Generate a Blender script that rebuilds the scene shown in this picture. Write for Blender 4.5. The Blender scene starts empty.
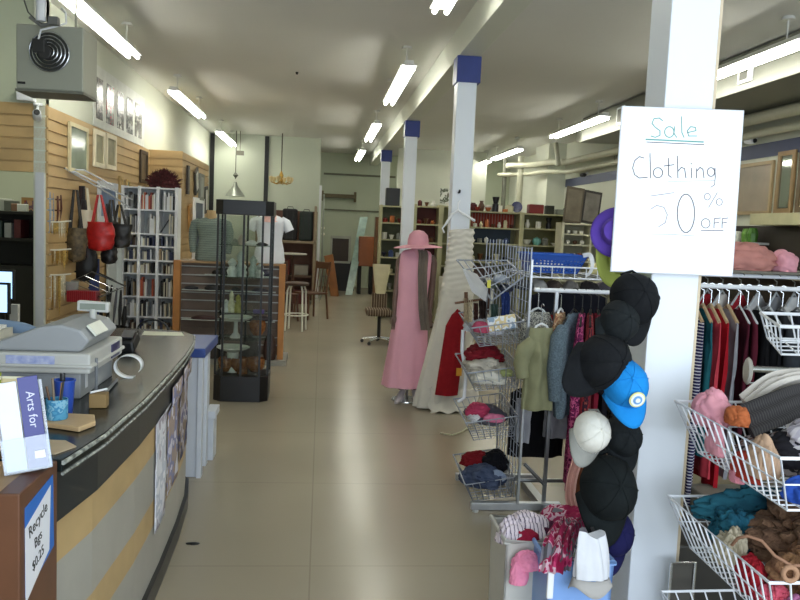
import bpy, bmesh, math, random
from mathutils import Vector, Matrix, noise
random.seed(7)
PI = math.pi
scene = bpy.context.scene
COL = scene.collection

# ------------------------------------------------------------------ camera
CAM = Vector((0.0, 0.0, 1.65))
FPX = 780.0
def cam_axes():
    fwd = Vector((322-400, -(224-300), -FPX)).normalized()
    r = math.radians(2.0)
    up = Vector((math.sin(r), math.cos(r), 0)); up = (up - fwd*up.dot(fwd)).normalized()
    rt = fwd.cross(up)
    return Matrix((rt, fwd, up))          # rows: world X, Y, Z written in camera axes
RM = cam_axes()
cd = bpy.data.cameras.new('camera'); cam = bpy.data.objects.new('camera', cd); COL.objects.link(cam)
cam.matrix_world = Matrix.Translation(CAM) @ RM.to_4x4()
cd.sensor_fit = 'HORIZONTAL'; cd.sensor_width = 36.0; cd.lens = 36.0*FPX/800.0
cd.clip_start = 0.05; cd.clip_end = 100
scene.camera = cam
def P(x, y, Y=None, Z=None, X=None):
    """point of the place seen at photo pixel (x, y) at distance Y, or height Z, or side X"""
    d = RM @ Vector((x-400, -(y-300), -FPX))
    if Y is not None: t = Y/d.y
    elif Z is not None: t = (Z-CAM.z)/d.z
    else: t = X/d.x
    return CAM + d*t

# ------------------------------------------------------------------ world, light, exposure
w = bpy.data.worlds.new('world'); scene.world = w; w.use_nodes = True
bg = w.node_tree.nodes['Background']; bg.inputs[0].default_value = (0.75, 0.85, 1.0, 1); bg.inputs[1].default_value = 0.6
def area(name, loc, rot, sx, sy, e, col):
    l = bpy.data.lights.new(name, 'AREA'); l.shape = 'RECTANGLE'; l.size = sx; l.size_y = sy; l.energy = e; l.color = col
    o = bpy.data.objects.new(name, l); COL.objects.link(o); o.location = loc; o.rotation_euler = rot; return o
area('daylight_shop_window', (1.6, -1.35, 1.75), (math.radians(90), 0, 0), 5.5, 2.3, 150, (0.80, 0.90, 1.0))
area('office_fill_light', (-3.8, 8.9, 3.2), (0, 0, 0), 1.2, .3, 28, (1, .97, .88))  # added fill, no fixture in view: brightens the office wall behind the opening
scene.view_settings.view_transform = 'Standard'; scene.view_settings.look = 'None'
scene.view_settings.exposure = 0.6; scene.view_settings.gamma = 1.0
scene.view_settings.use_curve_mapping = False
TUBE_E = 16.0

# ------------------------------------------------------------------ mesh collector
class MB:
    def __init__(s): s.v = []; s.f = []; s.mi = []; s.cur = 0
    def add(s, vs, fs):
        o = len(s.v); s.v += [Vector(v) for v in vs]
        for f in fs: s.f.append([i+o for i in f]); s.mi.append(s.cur)
        return s
    def box(s, c, d, rot=None, taper=None):
        hx, hy, hz = d[0]/2, d[1]/2, d[2]/2; c = Vector(c); vs = []
        for z in (-1, 1):
            for x, y in ((-1,-1),(1,-1),(1,1),(-1,1)):
                k = taper if (taper and z > 0) else 1
                v = Vector((x*hx*k, y*hy*k, z*hz))
                if rot is not None: v = rot @ v
                vs.append(c+v)
        return s.add(vs, [(0,3,2,1),(4,5,6,7),(0,1,5,4),(1,2,6,5),(2,3,7,6),(3,0,4,7)])
    def bb(s, a, b):
        a = Vector(a); b = Vector(b); return s.box((a+b)/2, [abs(b[i]-a[i]) for i in range(3)])
    def tube(s, pts, r, n=6, closed=False, cap=True):
        pts = [Vector(p) for p in pts]; m = len(pts); rings = []
        if m < 2: return s
        rr = r if isinstance(r, (list, tuple)) else [r]*m
        prev = None
        for i, p in enumerate(pts):
            if closed: t = pts[(i+1) % m]-pts[i-1]
            else: t = pts[min(i+1, m-1)]-pts[max(i-1, 0)]
            if t.length < 1e-9: t = Vector((0,0,1))
            t.normalize()
            if prev is None:
                a = Vector((0,0,1)) if abs(t.z) < .9 else Vector((1,0,0)); u = t.cross(a).normalized()
            else:
                u = prev - t*prev.dot(t)
                if u.length < 1e-6: u = t.cross(Vector((0.3,1,0.2)))
                u.normalize()
            prev = u; w_ = t.cross(u)
            rings.append([p+(u*math.cos(2*PI*k/n)+w_*math.sin(2*PI*k/n))*rr[i] for k in range(n)])
        o = len(s.v)
        for rg in rings: s.v += rg
        for i in range(m if closed else m-1):
            j = (i+1) % m
            for k in range(n):
                s.f.append([o+i*n+k, o+i*n+(k+1) % n, o+j*n+(k+1) % n, o+j*n+k]); s.mi.append(s.cur)
        if cap and not closed:
            s.f.append([o+k for k in reversed(range(n))]); s.mi.append(s.cur)
            s.f.append([o+(m-1)*n+k for k in range(n)]); s.mi.append(s.cur)
        return s
    def lathe(s, prof, c=(0,0,0), n=20, rot=None, sx=1, sy=1):
        """prof: list of (radius, z)"""
        o = len(s.v); c = Vector(c)
        for r, z in prof:
            for k in range(n):
                v = Vector((r*math.cos(2*PI*k/n)*sx, r*math.sin(2*PI*k/n)*sy, z))
                if rot is not None: v = rot @ v
                s.v.append(c+v)
        m = len(prof)
        for i in range(m-1):
            for k in range(n):
                s.f.append([o+i*n+k, o+i*n+(k+1) % n, o+(i+1)*n+(k+1) % n, o+(i+1)*n+k]); s.mi.append(s.cur)
        s.f.append([o+k for k in reversed(range(n))]); s.mi.append(s.cur)
        s.f.append([o+(m-1)*n+k for k in range(n)]); s.mi.append(s.cur)
        return s
    def prism(s, poly, z0, z1):
        """vertical prism over xy polygon"""
        n = len(poly)
        vs = [(x, y, z0) for x, y in poly]+[(x, y, z1) for x, y in poly]
        fs = [list(reversed(range(n))), list(range(n, 2*n))]+[(i, (i+1) % n, n+(i+1) % n, n+i) for i in range(n)]
        return s.add(vs, fs)
    def slab(s, quad, nrm):
        """thick polygon: list of points, extruded by vector nrm"""
        q = [Vector(p) for p in quad]; nv = Vector(nrm); n = len(q)
        return s.add(q+[p+nv for p in q], [list(range(n)), list(reversed(range(n, 2*n)))]+[(i, n+i, n+(i+1) % n, (i+1) % n) for i in range(n)])
    def grid(s, fn, nu, nv, closeu=False):
        o = len(s.v)
        for j in range(nv):
            for i in range(nu): s.v.append(Vector(fn(i/(nu if closeu else nu-1), j/(nv-1))))
        for j in range(nv-1):
            for i in range(nu if closeu else nu-1):
                a = o+j*nu+i; b = o+j*nu+(i+1) % nu
                s.f.append([a, b, b+nu, a+nu]); s.mi.append(s.cur)
        return s
    def xf(s, M):
        s.v = [M @ v for v in s.v]; return s

WO = {}
def _mesh(name, mb, mats, off, smooth):
    me = bpy.data.meshes.new(name)
    me.from_pydata([v-off for v in mb.v], [], mb.f); me.update()
    if not isinstance(mats, (list, tuple)): mats = [mats]
    for m in mats: me.materials.append(m)
    for p, i in zip(me.polygons, mb.mi):
        p.material_index = i; p.use_smooth = smooth
    bm = bmesh.new(); bm.from_mesh(me); bmesh.ops.recalc_face_normals(bm, faces=bm.faces); bm.to_mesh(me); bm.free()
    if smooth:
        try: me.set_sharp_from_angle(angle=math.radians(50))
        except Exception: pass
    return me
def finish(o, bevel=0, subsurf=0, solid=0):
    if solid:
        m = o.modifiers.new('s', 'SOLIDIFY'); m.thickness = solid; m.offset = 0
    if subsurf:
        m = o.modifiers.new('u', 'SUBSURF'); m.levels = subsurf; m.render_levels = subsurf
    if bevel:
        m = o.modifiers.new('b', 'BEVEL'); m.width = bevel; m.segments = 2; m.limit_method = 'ANGLE'; m.angle_limit = math.radians(40)
def thing(name, label, cat, loc, group=None, rotz=0):
    o = bpy.data.objects.new(name, None); COL.objects.link(o); o.empty_display_size = .1
    o.location = loc; o.rotation_euler = (0, 0, rotz); o['label'] = label; o['category'] = cat
    if group: o['group'] = group
    WO[o.name] = Vector(loc); return o
def part(name, mb, mats, parent, smooth=False, bevel=0, subsurf=0, solid=0, local=False, label=None, kind=None):
    off = Vector((0,0,0)) if local else WO[parent.name]
    o = bpy.data.objects.new(name, _mesh(name, mb, mats, off, smooth)); COL.objects.link(o); o.parent = parent
    WO[o.name] = WO[parent.name]
    if label: o['label'] = label
    if kind: o['kind'] = kind
    finish(o, bevel, subsurf, solid); return o
def solo(name, mb, mats, label, cat, group=None, smooth=False, bevel=0, subsurf=0, solid=0, kind=None, loc=None):
    if loc is None:
        xs = [v.x for v in mb.v]; ys = [v.y for v in mb.v]; zs = [v.z for v in mb.v]
        loc = Vector(((min(xs)+max(xs))/2, (min(ys)+max(ys))/2, min(zs)))
    loc = Vector(loc)
    o = bpy.data.objects.new(name, _mesh(name, mb, mats, loc, smooth)); COL.objects.link(o); o.location = loc
    WO[o.name] = loc; o['label'] = label; o['category'] = cat
    if group: o['group'] = group
    if kind: o['kind'] = kind
    finish(o, bevel, subsurf, solid); return o
def struct(name, mb, mats, parent=None, smooth=False, bevel=0):
    off = WO[parent.name] if parent else Vector((0,0,0))
    o = bpy.data.objects.new(name, _mesh(name, mb, mats, off, smooth)); COL.objects.link(o); WO[o.name] = off
    if parent: o.parent = parent
    else: o['kind'] = 'structure'
    finish(o, bevel); return o
def dup(root, loc, label=None, rotz=None, group=None):
    r = root.copy(); COL.objects.link(r); r.location = loc; WO[r.name] = Vector(loc)
    if rotz is not None: r.rotation_euler = (0, 0, rotz)
    if label: r['label'] = label
    if group: r['group'] = group
    def rec(src, dst):
        for ch in [c for c in src.children if c.name in COL.objects]:
            c = ch.copy(); COL.objects.link(c); c.parent = dst; rec(ch, c)
    rec(root, r); return r

# ------------------------------------------------------------------ materials
def srgb(h):
    if isinstance(h, str):
        c = [int(h[i:i+2], 16)/255 for i in (0, 2, 4)]
        return tuple((x/12.92 if x <= .04045 else ((x+.055)/1.055)**2.4) for x in c)+(1,)
    return tuple(h)+(1,) if len(h) == 3 else tuple(h)
_mc = {}
def mat(hexc, rough=.6, metal=0, var=.08, nscale=8, bump=0, bscale=60, hex2=None, coat=0, name=None, spec=.5, sub=0):
    key = ('m', hexc, rough, metal, var, nscale, bump, bscale, hex2, coat, spec)
    if key in _mc: return _mc[key]
    m = bpy.data.materials.new(name or 'mat'); m.use_nodes = True; nt = m.node_tree; b = nt.nodes['Principled BSDF']
    b.inputs['Roughness'].default_value = rough; b.inputs['Metallic'].default_value = metal
    b.inputs['Specular IOR Level'].default_value = spec
    if coat: b.inputs['Coat Weight'].default_value = coat; b.inputs['Coat Roughness'].default_value = .15
    c = srgb(hexc); tc = nt.nodes.new('ShaderNodeTexCoord')
    nz = nt.nodes.new('ShaderNodeTexNoise'); nz.inputs['Scale'].default_value = nscale; nz.inputs['Detail'].default_value = 4
    nt.links.new(tc.outputs['Object'], nz.inputs['Vector'])
    rp = nt.nodes.new('ShaderNodeValToRGB'); rp.color_ramp.elements[0].position = .3; rp.color_ramp.elements[1].position = .7
    c2 = srgb(hex2) if hex2 else tuple(min(1, x*(1+var)) for x in c[:3])+(1,)
    c1 = c if hex2 else tuple(x*(1-var) for x in c[:3])+(1,)
    rp.color_ramp.elements[0].color = c1; rp.color_ramp.elements[1].color = c2
    nt.links.new(nz.outputs['Fac'], rp.inputs['Fac']); nt.links.new(rp.outputs['Color'], b.inputs['Base Color'])
    if bump:
        n2 = nt.nodes.new('ShaderNodeTexNoise'); n2.inputs['Scale'].default_value = bscale; n2.inputs['Detail'].default_value = 3
        nt.links.new(tc.outputs['Object'], n2.inputs['Vector'])
        bp = nt.nodes.new('ShaderNodeBump'); bp.inputs['Strength'].default_value = bump; bp.inputs['Distance'].default_value = .01
        nt.links.new(n2.outputs['Fac'], bp.inputs['Height']); nt.links.new(bp.outputs['Normal'], b.inputs['Normal'])
    _mc[key] = m; return m
def cloth(hexc, hex2=None, var=.12, nscale=14): return mat(hexc, rough=.9, var=var, nscale=nscale, bump=.35, bscale=25, hex2=hex2, spec=.2, name='fabric')
def bands(cols, axis='Z', scale=20, distort=0, rough=.85, dscale=3, name='striped', kind='BANDS'):
    """repeating flat colour stripes (list of hex) along an axis, object coordinates"""
    key = ('b', tuple(cols), axis, scale, distort, rough, kind)
    if key in _mc: return _mc[key]
    m = bpy.data.materials.new(name); m.use_nodes = True; nt = m.node_tree; b = nt.nodes['Principled BSDF']
    b.inputs['Roughness'].default_value = rough; b.inputs['Specular IOR Level'].default_value = .2
    tc = nt.nodes.new('ShaderNodeTexCoord'); wv = nt.nodes.new('ShaderNodeTexWave'); wv.wave_type = kind
    if kind == 'BANDS': wv.bands_direction = axis
    wv.wave_profile = 'SAW'; wv.inputs['Scale'].default_value = scale; wv.inputs['Distortion'].default_value = distort
    wv.inputs['Detail Scale'].default_value = dscale
    nt.links.new(tc.outputs['Object'], wv.inputs['Vector'])
    rp = nt.nodes.new('ShaderNodeValToRGB'); rp.color_ramp.interpolation = 'CONSTANT'; n = len(cols)
    for i, c in enumerate(cols):
        if i < 2: e = rp.color_ramp.elements[i]; e.position = i/n
        else: e = rp.color_ramp.elements.new(i/n)
        e.color = srgb(c)
    nt.links.new(wv.outputs['Fac'], rp.inputs['Fac']); nt.links.new(rp.outputs['Color'], b.inputs['Base Color'])
    _mc[key] = m; return m
def blotch(cols, scale=30, rough=.85, name='printed', vor=True):
    """printed pattern of several colours"""
    key = ('v', tuple(cols), scale, rough)
    if key in _mc: return _mc[key]
    m = bpy.data.materials.new(name); m.use_nodes = True; nt = m.node_tree; b = nt.nodes['Principled BSDF']
    b.inputs['Roughness'].default_value = rough; b.inputs['Specular IOR Level'].default_value = .2
    tc = nt.nodes.new('ShaderNodeTexCoord'); nz = nt.nodes.new('ShaderNodeTexNoise'); nz.inputs['Scale'].default_value = scale
    nz.inputs['Detail'].default_value = 2; nz.inputs['Roughness'].default_value = .7
    nt.links.new(tc.outputs['Object'], nz.inputs['Vector'])
    rp = nt.nodes.new('ShaderNodeValToRGB'); rp.color_ramp.interpolation = 'CONSTANT'; n = len(cols)
    for i, c in enumerate(cols):
        pos = 0 if i == 0 else .38+.26*(i-1)/max(1, n-1)
        if i < 2: e = rp.color_ramp.elements[i]; e.position = pos
        else: e = rp.color_ramp.elements.new(pos)
        e.color = srgb(c)
    nt.links.new(nz.outputs['Fac'], rp.inputs['Fac']); nt.links.new(rp.outputs['Color'], b.inputs['Base Color'])
    _mc[key] = m; return m
def emis(hexc, e, name='light'):
    key = ('e', hexc, e)
    if key in _mc: return _mc[key]
    m = bpy.data.materials.new(name); m.use_nodes = True; b = m.node_tree.nodes['Principled BSDF']
    b.inputs['Base Color'].default_value = srgb(hexc); b.inputs['Emission Color'].default_value = srgb(hexc); b.inputs['Emission Strength'].default_value = e
    _mc[key] = m; return m
def glassy(hexc='ffffff', rough=.02, alpha=.12):
    key = ('g', hexc, alpha)
    if key in _mc: return _mc[key]
    m = bpy.data.materials.new('clear'); m.use_nodes = True; nt = m.node_tree; nt.nodes.clear()
    out = nt.nodes.new('ShaderNodeOutputMaterial'); mx = nt.nodes.new('ShaderNodeMixShader'); mx.inputs[0].default_value = alpha
    tr = nt.nodes.new('ShaderNodeBsdfTransparent'); tr.inputs[0].default_value = srgb(hexc)
    gl = nt.nodes.new('ShaderNodeBsdfGlossy'); gl.inputs['Roughness'].default_value = rough
    nt.links.new(tr.outputs[0], mx.inputs[1]); nt.links.new(gl.outputs[0], mx.inputs[2]); nt.links.new(mx.outputs[0], out.inputs[0])
    _mc[key] = m; return m
def slatmat():
    m = mat('b89a6a', rough=.5, var=.1, nscale=3, name='slat_wood'); return m
CHROME = mat('c8ccd0', rough=.25, metal=1, var=.02, name='chrome')
WIRE = mat('989ea8', rough=.4, metal=.4, var=.02, name='grey_wire')
WIREW = mat('e8ecf2', rough=.4, var=.02, name='white_wire')
BLACK = mat('141414', rough=.45, var=.1, name='black')
WHITE = mat('e6e8ea', rough=.5, var=.02, name='white_paint')
COLPAINT = mat('dfe5ec', rough=.45, var=.02, nscale=2, name='column_paint')
BLUE = mat('26387f', rough=.5, var=.05, name='blue_paint')
WALLM = mat('cdd0c0', rough=.7, var=.03, nscale=1.5, name='wall_paint')
WALLG = mat('b4bba4', rough=.75, var=.03, nscale=1.5, name='green_wall_paint')
CEILM = mat('dcdcd6', rough=.8, var=.04, nscale=.6, name='ceiling_paint')
WOOD = mat('8a4a26', rough=.45, var=.2, nscale=5, name='brown_wood')
OAK = mat('c08a52', rough=.5, var=.12, nscale=5, name='oak')
SLAT = slatmat()

# ------------------------------------------------------------------ structure
ZC = 3.53; ZB = 3.25
fm = bpy.data.materials.new('floor_vinyl'); fm.use_nodes = True; nt = fm.node_tree; b = nt.nodes['Principled BSDF']
tc = nt.nodes.new('ShaderNodeTexCoord'); nz = nt.nodes.new('ShaderNodeTexNoise'); nz.inputs['Scale'].default_value = .8; nz.inputs['Detail'].default_value = 2
nt.links.new(tc.outputs['Object'], nz.inputs['Vector'])
rp = nt.nodes.new('ShaderNodeValToRGB'); rp.color_ramp.elements[0].position = .25; rp.color_ramp.elements[1].position = .75
rp.color_ramp.elements[0].color = srgb('968c78'); rp.color_ramp.elements[1].color = srgb('a39985')
nt.links.new(nz.outputs['Fac'], rp.inputs['Fac'])
br = nt.nodes.new('ShaderNodeTexBrick'); br.offset = 0; br.inputs['Scale'].default_value = 1; br.inputs['Mortar Size'].default_value = .004
br.inputs['Brick Width'].default_value = 3.1; br.inputs['Row Height'].default_value = 1.22
br.inputs['Color1'].default_value = (1,1,1,1); br.inputs['Color2'].default_value = (1,1,1,1); br.inputs['Mortar'].default_value = (.82,.81,.79,1)
nt.links.new(tc.outputs['Object'], br.inputs['Vector'])
mx = nt.nodes.new('ShaderNodeMixRGB'); mx.blend_type = 'MULTIPLY'; mx.inputs[0].default_value = 1
nt.links.new(rp.outputs['Color'], mx.inputs[1]); nt.links.new(br.outputs['Color'], mx.inputs[2]); nt.links.new(mx.outputs[0], b.inputs['Base Color'])
b.inputs['Roughness'].default_value = .24
struct('floor', MB().bb((-5.2, -1.6, -.1), (5.1, 21.0, 0)), fm)
struct('ceiling', MB().bb((-5.2, -1.6, ZC), (5.1, 21.0, ZC+.1)), CEILM)
struct('wall_right', MB().bb((5.0, -1.5, 0), (5.1, 21.0, ZC)), WALLM)
struct('wall_back', MB().bb((-2.5, 20.9, 0), (5.0, 21.0, ZC)), WALLG)
struct('wall_back_bay', MB().bb((1.75, 18.7, 0), (3.9, 18.8, ZC)), WALLM)
struct('wall_left', MB().bb((-2.6, 7.4, 0), (-2.5, 20.9, ZC)), WALLM)
struct('wall_left_front', MB().bb((-5.2, -1.5, 0), (-5.1, 12.0, ZC)), WALLG)
struct('wall_office_back', MB().bb((-5.1, 11.0, 0), (-2.6, 11.1, ZC)), WALLG)
# wall above the office opening, upper part painted
struct('wall_office_upper', MB().bb((-5.1, 7.42, 2.0), (-2.5, 7.5, ZC)), WALLG)
struct('wall_front', MB().bb((-5.1, -1.6, 0), (5.0, -1.5, .5)).bb((-5.1, -1.6, 2.95), (5.0, -1.5, ZC)).bb((-5.1,-1.6,.5),(-1.2,-1.5,2.95)).bb((4.4,-1.6,.5),(5.0,-1.5,2.95)), WALLM)
# white partition at the back left with dark seams
pt = struct('wall_partition', MB().bb((-2.5, 17.6, 0), (-.08, 17.72, ZC)), mat('c3c9b8', rough=.6, var=.03, nscale=1))
for i, px in enumerate((212.5, 267.0)):
    a = P(px, 150, Y=17.6)
    struct('trim_%d' % (i+1), MB().bb((a.x-.045, 17.56, 1.0), (a.x+.045, 17.6, ZC-.02)), BLACK)
struct('trim_3', MB().bb((-.085, 17.55, 0), (-.03, 17.74, 2.5)), WHITE)
# beam and soffit
struct('trim_4', MB().bb((1.20, -1.5, ZB), (1.40, 20.9, ZC)), mat('d9dccf', rough=.5, var=.02, nscale=2), bevel=.005)
# blue band on right wall
struct('trim_5', MB().bb((4.985, 2, 2.63), (5.0, 15.9, 2.79)), mat('3a4260', rough=.5, var=.05))
struct('trim_6', MB().bb((4.62, 16.0, 0), (5.0, 17.0, ZC)), WALLM)

def slats(mb, a, b, zz0, zz1, thick_dir, pitch=.1016, d=.020):
    """slatwall board: planks with real grooves between; a,b xy ends"""
    a = Vector(a); b = Vector(b); n = Vector(thick_dir)
    z = zz0
    mb.slab([(a.x,a.y,zz0),(b.x,b.y,zz0),(b.x,b.y,zz1),(a.x,a.y,zz1)], (n.x*.002, n.y*.002, 0))
    while z < zz1-.02:
        z2 = min(z+pitch-.015, zz1)
        q = [(a.x,a.y,z),(b.x,b.y,z),(b.x,b.y,z2),(a.x,a.y,z2)]
        mb.slab(q, (n.x*d, n.y*d, 0)); z += pitch
    return mb
GROOVE = SLAT
tn = struct('wall_slat_side', slats(MB(), (-2.5, 7.42), (-2.5, 11.6), .15, 2.6, (1, 0)), SLAT)
struct('wall_slat_office', slats(MB(), (-5.0, 7.42), (-2.482, 7.42), 2.0, 2.61, (0, -1)), SLAT)
struct('wall_slat_box', slats(slats(MB().bb((-2.5,11.6,0),(-2.04,14.2,2.58)), (-2.5, 11.6), (-2.02, 11.6), .15, 2.6, (0, -1)), (-2.04, 11.6), (-2.04, 14.2), .15, 2.6, (1, 0)), SLAT)
# white corner post by the office opening
a = P(36, 250, Y=7.4); b2 = P(44.5, 250, Y=7.4)
struct('trim_7', MB().bb((a.x, 7.38, 0), (b2.x, 7.50, 2.0)), mat('c5c8cc', rough=.5, var=.02))

# columns
colY = [2.73, 7.27, 11.8, 16.5]
for i, y in enumerate(colY):
    c = thing('column', ['nearest white square column, carrying the sale sign and hats', 'second white column, behind the white strapless gown', 'third white column, behind the pink mannequin hat', 'farthest white column at the end of the row'][i], 'column', (1.29, y+.09, 0))
    part('shaft', MB().bb((1.20, y, 0), (1.38, y+.18, ZB-.001)), COLPAINT, c, bevel=.004)
    part('capital', MB().bb((1.185, y-.015, ZB-.24), (1.41, y+.21, ZB-.001)), BLUE, c, bevel=.003, label='blue painted capital')
# ------------------------------------------------------------------ fluorescent lamps
TUBE = emis('fbfaf0', TUBE_E, 'fluorescent_tube'); FIX = mat('e2e2dc', rough=.4, var=.02, name='fixture')
def lampmesh(root, x, y0, y1, z):
    part('housing', MB().box((x, (y0+y1)/2, z+.075), (.09, y1-y0, .05)).box((x, (y0+y1)/2, z+.055), (.16, y1-y0, .012)), FIX, root)
    for s in (-1, 1):
        part('tube', MB().tube([(x+s*.045, y0+.03, z+.025), (x+s*.045, y1-.03, z+.025)], .019, 8), TUBE, root, smooth=True, label='glowing tube')
    for yy in (y0+.3, y1-.3):
        part('rod', MB().tube([(x, yy, z+.1), (x, yy, ZC-.03)], .008, 6), FIX, root)
        part('rod_cap', MB().lathe([(.06, ZC-.03), (.045, ZC-.001)], (x, yy, 0), 12), FIX, root)
first = None
LL = [(-1.97, 5.96, 'nearest fluorescent lamp of the left row, above the wall heater'), (-1.97, 10.5, 'second fluorescent lamp of the left row, beside the poster board'), (-1.97, 15.0, 'farthest fluorescent lamp of the left row, before the white partition'),
      (.82, 3.5, 'nearest fluorescent lamp left of the beam, cut by the photo top'), (.82, 8.0, 'second fluorescent lamp beside the ceiling beam'), (.82, 12.6, 'third fluorescent lamp beside the ceiling beam'), (.82, 17.15, 'farthest small fluorescent lamp beside the beam, over the back corridor'),
      (3.78, 6.0, 'right fluorescent lamp nearest the camera, ending behind the near column'), (3.78, 10.46, 'right fluorescent lamp just left of the sale sign'), (3.78, 15.06, 'right fluorescent lamp above the crockery shelves'), (3.78, 17.9, 'farthest right fluorescent lamp, disappearing behind the second column')]
for x, y, lb in LL:
    ln = 2.44
    if first is None:
        first = thing('fluorescent_lamp', lb, 'lamp', (x, y, 3.25), 'hanging fluorescent lamps'); lampmesh(first, x, y, y+ln, 3.23)
    else: dup(first, (x, y, 3.25), lb)
# ------------------------------------------------------------------ shared builders
def rz(a): return Matrix.Rotation(a, 3, 'Z')
def rx(a): return Matrix.Rotation(a, 3, 'X')
def ry(a): return Matrix.Rotation(a, 3, 'Y')
def text_mb(s, size, thick=.0006, font=None):
    cu = bpy.data.curves.new('t', 'FONT'); cu.body = s; cu.size = size; cu.extrude = thick; cu.align_x = 'CENTER'; cu.align_y = 'CENTER'
    cu.space_line = 1.1; cu.resolution_u = 3
    o = bpy.data.objects.new('t', cu); COL.objects.link(o)
    me = bpy.data.meshes.new_from_object(o.evaluated_get(bpy.context.evaluated_depsgraph_get()))
    mb = MB(); mb.v = [v.co.copy() for v in me.vertices]; mb.f = [list(p.vertices) for p in me.polygons]; mb.mi = [0]*len(mb.f)
    bpy.data.objects.remove(o); bpy.data.curves.remove(cu); bpy.data.meshes.remove(me); return mb
def frame_axes(o, xa, ya):
    xa = Vector(xa).normalized(); ya = Vector(ya); ya = (ya-xa*ya.dot(xa)).normalized(); za = xa.cross(ya)
    M = Matrix((xa, ya, za)).transposed().to_4x4(); M.translation = Vector(o); return M
def heap_mb(c, rx_, ry_, rz_, seed=0, amp=.28, nu=56, nv=34, fr=3.2, flat=-.35):
    """crumpled cloth lump"""
    c = Vector(c); so = Vector((seed*3.7, seed*1.3, seed*5.1))
    A = Matrix.Rotation(seed*1.7, 3, 'Z') @ Matrix.Rotation(.5+.9*math.sin(seed), 3, 'X')
    def fn(u, v):
        th = 2*PI*u; ph = PI*(v-.5)
        d = Vector((math.cos(ph)*math.cos(th), math.cos(ph)*math.sin(th), math.sin(ph)))
        q = (A @ d)*fr*.42; w1 = noise.noise(q*.8+so); w2 = noise.noise(q*.8+so+Vector((5, 3, 8)))
        f1 = math.sin(q.z*4.2+5.0*w1); f2 = math.sin(q.x*5.0+5.0*w2+seed)
        f1 = 1-2*(1-abs(f1))**1.6; f2 = 1-2*(1-abs(f2))**1.6
        r = .96+amp*(.20*f1+.16*f2+.75*noise.noise(d*1.3+so))
        p = Vector((d.x*rx_*r, d.y*ry_*r, d.z*rz_*r))
        if p.z < flat*rz_: p.z = flat*rz_+(p.z-flat*rz_)*.15
        return c+p+Vector((0, 0, -flat*rz_))
    return MB().grid(fn, nu, nv, closeu=True)
def strip_mb(path, wvec, thick=.006, nu=10, wr=.01, seed=0, k=3):
    """draped ribbon of cloth along a path"""
    path = [Vector(p) for p in path]; wv = Vector(wvec); m = len(path)
    def at(t):
        f = t*(m-1); i = min(int(f), m-2); f -= i
        p0 = path[max(i-1,0)]; p1 = path[i]; p2 = path[i+1]; p3 = path[min(i+2,m-1)]
        return .5*((2*p1)+(p2-p0)*f+(2*p0-5*p1+4*p2-p3)*f*f+(3*p1-p0-3*p2+p3)*f*f*f)
    nvv = m*6; mb = MB()
    n0 = len(mb.v)
    def fn(u, v):
        # u goes round the closed section
        a = u*2; side = 1 if a < 1 else -1; s = (a if a < 1 else 2-a)*2-1
        p = at(v); t = (at(min(1,v+.02))-at(max(0,v-.02))).normalized(); n = t.cross(wv).normalized()
        w_ = 1+.12*noise.noise(Vector((v*3, seed, 0)))
        off = wr*math.sin(s*k*PI+seed+2*noise.noise(Vector((v*2.5, seed*2, 1))))
        return p+wv*(s*.5*w_)+n*(off+side*thick*.5)
    mb.grid(fn, nu*2, nvv, closeu=True)
    for base in (0, (nvv-1)*nu*2): mb.f.append([base+i for i in range(nu*2)]); mb.mi.append(0)
    return mb
def garment_mb(w, L, d=.05, neck=.07, slope=.07, flare=1.0, folds=5, amp=.012, seed=0, waist=1.0, nv=26, nu=48, hem=.0):
    """hanging clothing body, shoulders along local X, top at z=0"""
    def fn(u, v):
        th = 2*PI*u; cx = math.cos(th); sy = math.sin(th)
        if v < .12: k = v/.12; hw = neck+(w/2-neck)*k; z = -slope*k
        else:
            k = (v-.12)/.88; hw = w/2*(1+(flare-1)*k)*(1+(waist-1)*math.sin(min(1, k*1.6)*PI)); z = -slope-(L-slope)*k
        dd = d*(.45+.55*min(1, v*4))
        f = amp*min(1, v*3)*math.sin(th*folds+seed+2*noise.noise(Vector((v*3, seed, cx))))
        x = hw*cx+f*.5*cx; y = dd*sy+f*(1 if sy > 0 else -1)+.01*noise.noise(Vector((cx*2, v*4, seed)))
        if v > .9: z += hem*noise.noise(Vector((cx*3, seed, 2)))
        return Vector((x, y, z))
    mb = MB().grid(fn, nu, nv, closeu=True)
    mb.f.append(list(range(nu))); mb.mi.append(0); b0 = (nv-1)*nu; mb.f.append([b0+i for i in range(nu)]); mb.mi.append(0)
    return mb
def hanger_mb(w=.40, hook=.05):
    mb = MB()
    mb.tube([(0,0,-.035)]+[(0, 0, 0)]+[(.018*math.sin(a), 0, .03-.022*math.cos(a)) for a in [i*PI*1.4/8 for i in range(9)]], .003, 6)
    mb.tube([(-w/2, 0, -.13), (-.03, 0, -.045), (0, 0, -.035), (.03, 0, -.045), (w/2, 0, -.13)], .006, 6)
    mb.tube([(-w/2, 0, -.13), (w/2, 0, -.13)], .004, 6)
    return mb

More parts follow.
